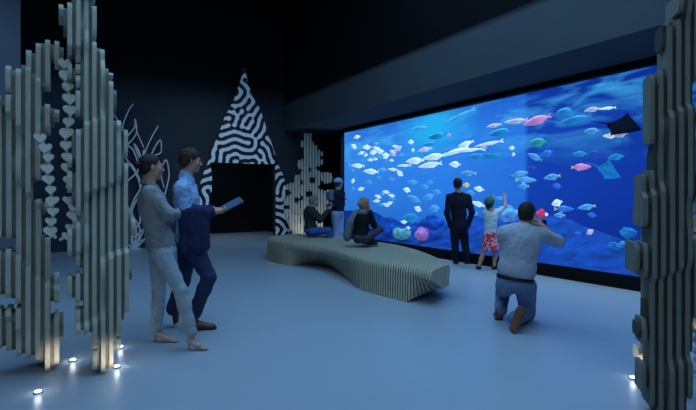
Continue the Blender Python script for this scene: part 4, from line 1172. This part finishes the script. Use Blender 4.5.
for a in arms: s3.arm(q, *a, grow=.016, upto=.97)
for a in arms: q.cone(J(458.3,194), a[0], .06, .066, .04)
q.cut(J(459,234), -UP); q.wrinkle(.004, .1, 3); s3.part('jacket', q, cloth('dark_navy_suit', (24, 28, 46)), .0085)
q = Sdf(); q.ell(pel-up_*.03, [la,fr,up_], (.165,.12,.14), .06)
for a in legs: s3.leg(q, *a, grow=.015, c=.05)
q.wrinkle(.004, .1, 4); s3.part('trousers', q, cloth('dark_navy_trouser', (22, 26, 42)), .0085)
M_blk = mat('black_leather', (24, 22, 24), .35, .5)
for a, dx in ((legs[0], -.15), (legs[1], .3)):
    t = s3.dirv(dx, 1); hp = np.array([a[2][0], a[2][1], 0]) - t*.06; s3.shoe(hp, hp+t*.28, M_blk, M_soled, h=.008)

# ---- 4 girl
g = Person((489, 269.5), 'girl in a white tee, pink patterned skirt and green hat pointing at the tank', .0075)
J = g.J; LAT = g.dirv(1, .2); pel, chest = J(490.5, 236), J(491, 217)
g.head(J(489.5, 203, 0), g.dirv(.15, 1, .25), k=.93, neck_base=J(491, 211))
g.hair(M_hairbr, .014, -.1, .02, extra=lambda q, L: q.chain([L(-.02,-.085,-.06), L(-.035,-.10,-.17), L(-.03,-.09,-.28)], [.03,.028,.012], .02))
q = Sdf(); q.ell(g.L(0,-.012,.04), g.A, np.array([.098,.115,.095])*.93, .02); q.cut(g.L(0,0,-.012), -g.hd[2]+g.hd[1]*.15); q.wrinkle(.004, .06, 2)
g.part('hat', q, cloth('green_hat', (52, 112, 96)))
b = g.body; la, fr, up_ = g.torso(b, pel, chest, LAT, .74)
arms = [(J(485.5,213), J(489.5,207,.18), J(492.8,199.5,.3)), (J(497,213), J(505.5,206,.1), J(504.6,198.5,.22))]
legs = [(J(487,241), J(482.5,255,.02), J(478.8,266.5,.0)), (J(494,241), J(495.2,255), J(494,266.5))]
for a in arms: g.arm(b, *a, k=.62)
g.hand(b, arms[0][2], g.dirv(.02,.15,1), g.dirv(0,1,0), 1, .4, .75, point=True); g.hand(b, arms[1][2], g.dirv(-.1,.2,1), g.dirv(0,1,0), -1, .3, .75)
for a in legs: g.leg(b, *a, k=.72); 
g.finish()
q = Sdf(); g.torso(q, pel, chest, LAT, .74, .016)
for a in arms:
    q.cone(a[0], a[0]+(a[1]-a[0])*.6, .05, .048, .02); q.cone(J(491,211.5), a[0], .045, .05, .03)
q.cut(J(491,234), -UP); q.wrinkle(.005, .08, 2); g.part('shirt', q, cloth('white_tee', (196, 214, 222)), .0075)
q = Sdf(); q.cone(J(490.5,235), J(490.5,247), .135, .165, .02); q.cut(J(490,232), UP); q.cut(J(490,250), -UP); q.wrinkle(.008, .07, 5, (1,1,.1))
def pattern_mat():
    mm = bpy.data.materials.new('pink_patterned_cloth'); mm.use_nodes = True; n = mm.node_tree.nodes; l = mm.node_tree.links; bb = n['Principled BSDF']
    v = n.new('ShaderNodeTexVoronoi'); v.inputs['Scale'].default_value = 22; t = n.new('ShaderNodeTexCoord'); l.new(t.outputs['Object'], v.inputs['Vector'])
    r = n.new('ShaderNodeValToRGB'); r.color_ramp.elements[0].position = .3; r.color_ramp.elements[1].position = .55
    r.color_ramp.elements[0].color = lin((235,190,200))+(1,); r.color_ramp.elements[1].color = lin((200,48,84))+(1,)
    l.new(v.outputs['Distance'], r.inputs['Fac']); l.new(r.outputs['Color'], bb.inputs['Base Color']); bb.inputs['Roughness'].default_value = .85; return mm
g.part('skirt', q, pattern_mat(), .0075)
for a, dx in ((legs[0], -.1), (legs[1], .55)):
    t = g.dirv(dx, 1); hp = np.array([a[2][0], a[2][1], 0]) - t*.05; g.shoe(hp, hp+t*.21, M_blk, M_soled, h=.007, height=.035)

# ---- 5 kneeling photographer
kp = Person((520, 327), 'man in a grey shirt and jeans kneeling on one knee taking a photo', .006, z=4.95)
J = kp.J; LAT = kp.dirv(1, .12); pel, chest = J(515.5, 278, .0), J(520.5, 243, .0)
kp.head(J(527, 213.5, .02), kp.dirv(.35, 1, -.05), k=.98, neck_base=J(523, 229)); kp.hair(M_hairdk, .011, -.075, .05, seed=4)
b = kp.body; la, fr, up_ = kp.torso(b, pel, chest, LAT, 1.08, belly=.06)
arms = [(J(505.5,234,.02), J(507,255,.22), J(524,226,.30)), (J(539,234,.02), J(557.5,241.5,.10), J(541.5,225.5,.17))]
for a in arms: kp.arm(b, *a, k=1.05)
kp.hand(b, arms[0][2], kp.dirv(.8,.2,.3), kp.dirv(0,1,.3), 1, .5); kp.hand(b, arms[1][2], kp.dirv(-.75,.2,.45), kp.dirv(.1,.9,.2), -1, .55)
hR, kR, aR = J(525.5, 285, .02), J(527.5, 315, .30), J(514.5, 317, -.08)
hL, kL, aL = J(506.5, 285, .02), J(503, 291, .52), J(501, 311, .36)
aR = aR.copy(); aR[2] = .12; kR[2] = .085
kp.leg(b, hR, kR, aR, 1.05); kp.leg(b, hL, kL, aL, 1.05)
kp.finish()
q = Sdf(); kp.torso(q, pel, chest, LAT, 1.08, .03, hips=False, belly=.06); q.ell(pel+up_*.08, [la,fr,up_], (.19,.15,.15), .06)
for a in arms: kp.arm(q, *a, k=1.05, grow=.02, upto=.88)
for a in arms: q.cone(J(522.5,230), a[0], .072, .08, .05)
q.cone(kp.L(0,-.03,-.14), kp.L(0,-.028,-.1), .07, .062, .015)
q.cut(J(515.5,276.5), -up_); q.cut(kp.L(0,-.02,-.115), kp.hd[2]+kp.hd[1]*.3); q.wrinkle(.004, .13, 8); q.wrinkle(.0015, .05, 12)
kp.part('shirt', q, cloth('pale_grey_shirt', (166, 172, 186)), .0065)
q = Sdf(); q.ell(pel-up_*.0, [la,fr,up_], (.19,.15,.09), .05)
q.cut(pel+up_*.018, up_); q.cut(pel-up_*.018, -up_); kp.part('belt', q, mat('black_belt', (18,16,18), .4, .4), .006)
q = Sdf(); q.ell(pel-up_*.04, [la,fr,up_], (.178,.14,.115), .05)
kp.leg(q, hR, kR, aR, 1.08, .014, a=.085, c=.05); kp.leg(q, hL, kL, aL+UP*.02, 1.08, .014, a=.085, c=.05); q.cone(hR, kR, .098, .072, .03); q.cut(pel-up_*.012, up_); q.cut((0,0,.004), (0,0,-1)); q.wrinkle(.006, .09, 18)
kp.part('jeans', q, cloth('blue_denim', (108, 126, 156)), .0065)
M_bsole = mat('brown_sole', (112, 78, 62), .7, .2)
tp = J(511.8, 337, -.2); tp[2] = .012; hp = J(515, 312, -.16); hp = tp + unit(hp-tp+kp.dirv(.15,-.1,0)*.05)*.275
kp.shoe(hp, tp, M_brown, M_bsole, up=kp.dirv(.2, 1, .1), height=.055)
hp = J(499.5, 318.5, .3); hp[2] = 0; t = kp.dirv(-.15, 1); kp.shoe(hp, hp+t*.28, M_brown, M_soled)
cb = thing('camera', J(540.5, 223.5, .21), 'small black camera held to the kneeling person\'s face', 'camera')
cA, cN = kp.dirv(1, -.35), kp.dirv(.35, 1)
slab(J(540,223.5,.22), cA, UP, cN, .062, .04, .05, .01).build('housing', mat('black_plastic', (16,16,18), .45, .4), cb)
cl = MB().tube([J(540,223.5,.22)+cN*.02, J(540,223.5,.22)+cN*.10], [.034,.036], 18).build('lens', mat('lens_black', (12,12,14), .25, .5), cb)

# ---- 6 woman on the bench
s6 = Person((362, 243), 'woman in dark clothes sitting cross legged on the bench, chin in hand', .008, z=8.55)
s6.base = s6.base; J = s6.J; LAT = s6.dirv(.75, -.65); pel, chest = J(360.5, 235.5), J(361.5, 219.5)
s6.head(J(364.3, 204.3, 0), s6.dirv(.75, .7, -.1), k=.98, neck_base=J(362, 212))
s6.hair(M_hairbl, .015, -.07, .04, extra=lambda q, L: q.ell(L(0,-.115,.0), s6.A, (.05,.045,.045), .02))
b = s6.body; la, fr, up_ = s6.torso(b, pel, chest, LAT, .9)
arms = [(J(367.5,214.5,-.06), J(374.5,226,.05), J(369.6,209.5,.06)), (J(357,214.5,.08), J(359,227,.2), J(371,231,.2))]
for a in arms: s6.arm(b, *a, k=.85)
s6.hand(b, arms[0][2], s6.dirv(-.15,.1,1), s6.dirv(-1,.1,0), -1, .45, .88); s6.hand(b, arms[1][2], s6.dirv(1,0,-.1), s6.dirv(0,0,-1), 1, .3, .88)
legs = [(J(365,238.5,-.05), J(379.5,229.5,.08), J(366,240,.2)), (J(358,238.5,.1), J(369,235,.40), J(372,240,.1))]
for a in legs: s6.leg(b, *a, k=.85)
s6.finish()
q = Sdf(); s6.torso(q, pel, chest, LAT, .9, .02)
for a in arms: s6.arm(q, *a, k=.88, grow=.012, upto=.85); q.cone(J(362,213), a[0], .052, .058, .04)
q.wrinkle(.004, .09, 3); q.cut(J(362,239), -UP); s6.part('jumper', q, cloth('black_knit', (26, 26, 32)), .008)
q = Sdf(); q.ell(pel-UP*.03, [la,fr,up_], (.165,.135,.1), .05)
for a in legs: s6.leg(q, *a, k=.88, grow=.014)
q.wrinkle(.004, .09, 5); s6.part('trousers', q, cloth('dark_grey_denim', (66, 70, 84)), .008)
q = Sdf(); q.chain([J(366,211.5,.1), J(364.5,212.5,-.09), J(360,212,-.08), J(356.5,212,.06)], [.035,.042,.042,.038], .03)
back = -fr
q.chain([J(357.5,213,-.02)+back*.06, J(353,222,-.02)+back*.08, J(348.8,236,-.02)+back*.06], [.05,.07,.075], .03, (back, .6)); q.chain([J(357,213,.06), J(351.5,224,.02), J(347.5,238,.0)], [.045,.06,.06], .03)
q.wrinkle(.007, .08, 6, (1,1,.3)); s6.part('scarf', q, cloth('grey_green_wool', (104, 116, 122)), .008)
for tpx in ((371,240.5,.14), (366,241,.26)):
    t = s6.dirv(1, .2); hp = J(*tpx); hp[2] = .47; s6.shoe(hp-t*.08, hp+t*.14, M_blk, M_soled, h=.008, height=.03)

# ---- 7 seated photographer at the far side of the bench
s7 = Person((311, 236), 'grey haired man in a dark green top sitting beyond the bench, holding up a camera', .0085, z=10.5)
J = s7.J; LAT = s7.dirv(.45, -.9); pel, chest = J(310.5, 228.5), J(310, 214)
s7.head(J(313.6, 201.3, 0), s7.dirv(1, .25, -.02), neck_base=J(311, 208)); s7.hair(M_hairgy, .013, -.08, .04)
b = s7.body; la, fr, up_ = s7.torso(b, pel, chest, LAT, .98)
arms = [(J(310.5,211.5,-.17), J(320,220.5,-.12), J(329.5,208.5,.0)), (J(313,211,.17), J(321,219,.2), J(330.5,208,.12))]
for a in arms: s7.arm(b, *a)
s7.hand(b, arms[0][2], s7.dirv(.35,.3,1), s7.dirv(-.3,1,0), 1, .5); s7.hand(b, arms[1][2], s7.dirv(.35,-.3,1), s7.dirv(-.3,-1,0), -1, .5)
legs = [(J(312,231.5,-.1), J(328,230.5,-.1), J(333,246.5,-.05)), (J(312,231.5,.1), J(328.5,230,.15), J(335,246,.2))]
for a in legs: s7.leg(b, *a)
s7.finish()
q = Sdf(); s7.torso(q, pel, chest, LAT, .98, .022)
for a in arms: s7.arm(q, *a, grow=.016, upto=.85); q.cone(J(310.8,209), a[0], .062, .068, .05)
q.wrinkle(.005, .1, 5); q.cut(J(311,233), -UP); s7.part('jumper', q, cloth('dark_green_knit', (40, 52, 48)), .0085)
q = Sdf(); q.ell(pel-UP*.04, [la,fr,up_], (.17,.14,.11), .05)
for a in legs: s7.leg(q, *a, grow=.014, c=.05)
q.wrinkle(.004, .09, 5); s7.part('jeans', q, cloth('mid_blue_denim', (56, 84, 150)), .0085)
for a in legs:
    t = s7.dirv(1, .2); hp = np.array([a[2][0], a[2][1], 0.0])-t*.05; s7.shoe(hp, hp+t*.27, M_blk, M_soled, h=.008)
c7 = J(328.6, 205.6, .06)
cb = thing('camera', c7, 'black camera held up by the man seated beyond the bench', 'camera')
cN, cA = s7.dirv(1, .2), s7.dirv(-.2, 1)
slab(c7, cA, UP, cN, .07, .045, .06, .01).build('housing', mat('black_plastic', (16,16,18), .45, .4), cb)
MB().tube([c7+cN*.02, c7+cN*.12], [.036,.04], 16).build('lens', mat('lens_black', (12,12,14), .25, .5), cb)

# ---- 8 standing person with a cap
s8 = Person((337, 252), 'person in a pale cap, dark top and light trousers standing in the far corner', .009, z=10.95)
J = s8.J; LAT = s8.dirv(.7, -.7); pel, chest = J(337.5, 211), J(338.2, 197)
s8.head(J(338.6, 183.4, 0), s8.dirv(.75, .65, -.05), neck_base=J(338.2, 191)); s8.hair(M_hairbr, .012, -.08, .04)
q = Sdf(); q.ell(s8.L(0,-.012,.045), s8.A, (.096,.114,.088), .02); q.cut(s8.L(0,0,.02), -s8.hd[2]); q.cone(s8.L(-.03,.08,.03), s8.L(-.03,.15,.02), .05, .035, .01, (s8.hd[2], .25)); q.cone(s8.L(.03,.08,.03), s8.L(.03,.15,.02), .05, .035, .01, (s8.hd[2], .25))
s8.part('cap', q, cloth('pale_blue_cap', (150, 170, 205)))
b = s8.body; la, fr, up_ = s8.torso(b, pel, chest, LAT, .95)
arms = [(J(334.5,194.5,-.12), J(334,204.5,-.12), J(340.5,202,.1)), (J(342,194,.12), J(342.5,204.5,.14), J(343,201,.28))]
for a in arms: s8.arm(b, *a, k=.95)
s8.hand(b, arms[0][2], s8.dirv(.6,.6,.3), s8.dirv(0,.3,1), 1, .4); s8.hand(b, arms[1][2], s8.dirv(.6,.6,.3), s8.dirv(0,.3,1), -1, .4)
legs = [(J(335.8,215,-.05), J(336,231), J(336,247)), (J(339.5,215,.05), J(340.2,231,.05), J(340,247,.1))]
for a in legs: s8.leg(b, *a)
s8.finish()
q = Sdf(); s8.torso(q, pel, chest, LAT, .95, .022)
for a in arms: s8.arm(q, *a, k=.95, grow=.015, upto=.9); q.cone(J(338.2,192), a[0], .06, .066, .05)
q.wrinkle(.005, .1, 5); q.cut(J(337.5,211), -UP); s8.part('jacket', q, cloth('dark_navy_top', (26, 32, 52)), .009)
q = Sdf(); q.ell(pel-UP*.03, [la,fr,up_], (.165,.125,.14), .05)
for a in legs: s8.leg(q, *a, grow=.02, c=.055)
q.wrinkle(.005, .1, 5); s8.part('trousers', q, cloth('pale_blue_trouser', (146, 166, 206)), .009)
for a in legs:
    t = s8.dirv(.6, .7); hp = np.array([a[2][0], a[2][1], 0.0])-t*.05; s8.shoe(hp, hp+t*.27, M_blk, M_soled, h=.008)
q = Sdf(); bc = J(331.5, 196, -.08); q.ell(bc, [s8.dirv(1,0), s8.dirv(0,1), UP], (.12,.09,.15), .02); q.cone(bc+UP*.06-s8.dirv(0,1)*.07, bc-UP*.06-s8.dirv(0,1)*.07, .06, .07, .03); q.wrinkle(.004, .1, 2)
bagr = thing('backpack', bc-UP*.15, 'grey backpack on the back of the person in the pale cap', 'bag')
o = link('bag_body', q.mesh('bag_body', .009), cloth('grey_canvas', (92, 104, 126)), bagr)
MB().tube(bez([bc+UP*.13, J(334.5,190,-.1), J(337.5,193,-.14), J(336,203,-.1), bc-UP*.1], 6), .014, 8).build('strap', cloth('grey_strap', (60, 68, 84)), bagr)

# ------------------------------------------------------------------ lights
BLUE = (.30, .61, 1.0)
lamp('AREA', 'tank_light', (7.75, 6.2, 4.5), (.55, .82, 1.0), 390, (7.75, 6.2, 0), shape='RECTANGLE', size=1.1, size_y=12.5)
lamp('AREA', 'fill_light', (2.6, 4.0, 7.0), BLUE, 500, (2.6, 4.0, 0), shape='RECTANGLE', size=6, size_y=7)  # unseen fill lamp added to brighten floor and people
lamp('AREA', 'fill_light', (-1.8, -2.5, 6.5), (.52, .76, 1.0), 185, (1.8, 5.0, .8), shape='RECTANGLE', size=4, size_y=4)  # second unseen fill, added behind the camera
lamp('AREA', 'recess_fill', (3.3, 15.4, 3.15), (.5, .72, 1.0), 30, (3.3, 15.4, 0), shape='RECTANGLE', size=4, size_y=2)  # unseen lamp added to lift the dark doorway floor
lamp('SPOT', 'arch_fill_spot', (2.0, 7.6, 6.6), (.72, .84, 1.0), 330, (3.6, 13.5, 1.6), spot_size=math.radians(44), spot_blend=1.0, shadow_soft_size=.2)  # unseen spot added to brighten the white maze pattern
lamp('SPOT', 'wall_wash', (-2.2, 11.2, 6.6), (.3, .5, 1.0), 60, (-2.1, 13.5, 3.8), spot_size=math.radians(80), spot_blend=.8, shadow_soft_size=.3)

wd = bpy.data.worlds.new('world'); sc.world = wd; wd.use_nodes = True
wd.node_tree.nodes['Background'].inputs[0].default_value = (.02, .03, .05, 1); wd.node_tree.nodes['Background'].inputs[1].default_value = .3
sc.view_settings.view_transform = 'Standard'; sc.view_settings.look = 'None'; sc.view_settings.exposure = 0; sc.view_settings.gamma = 1
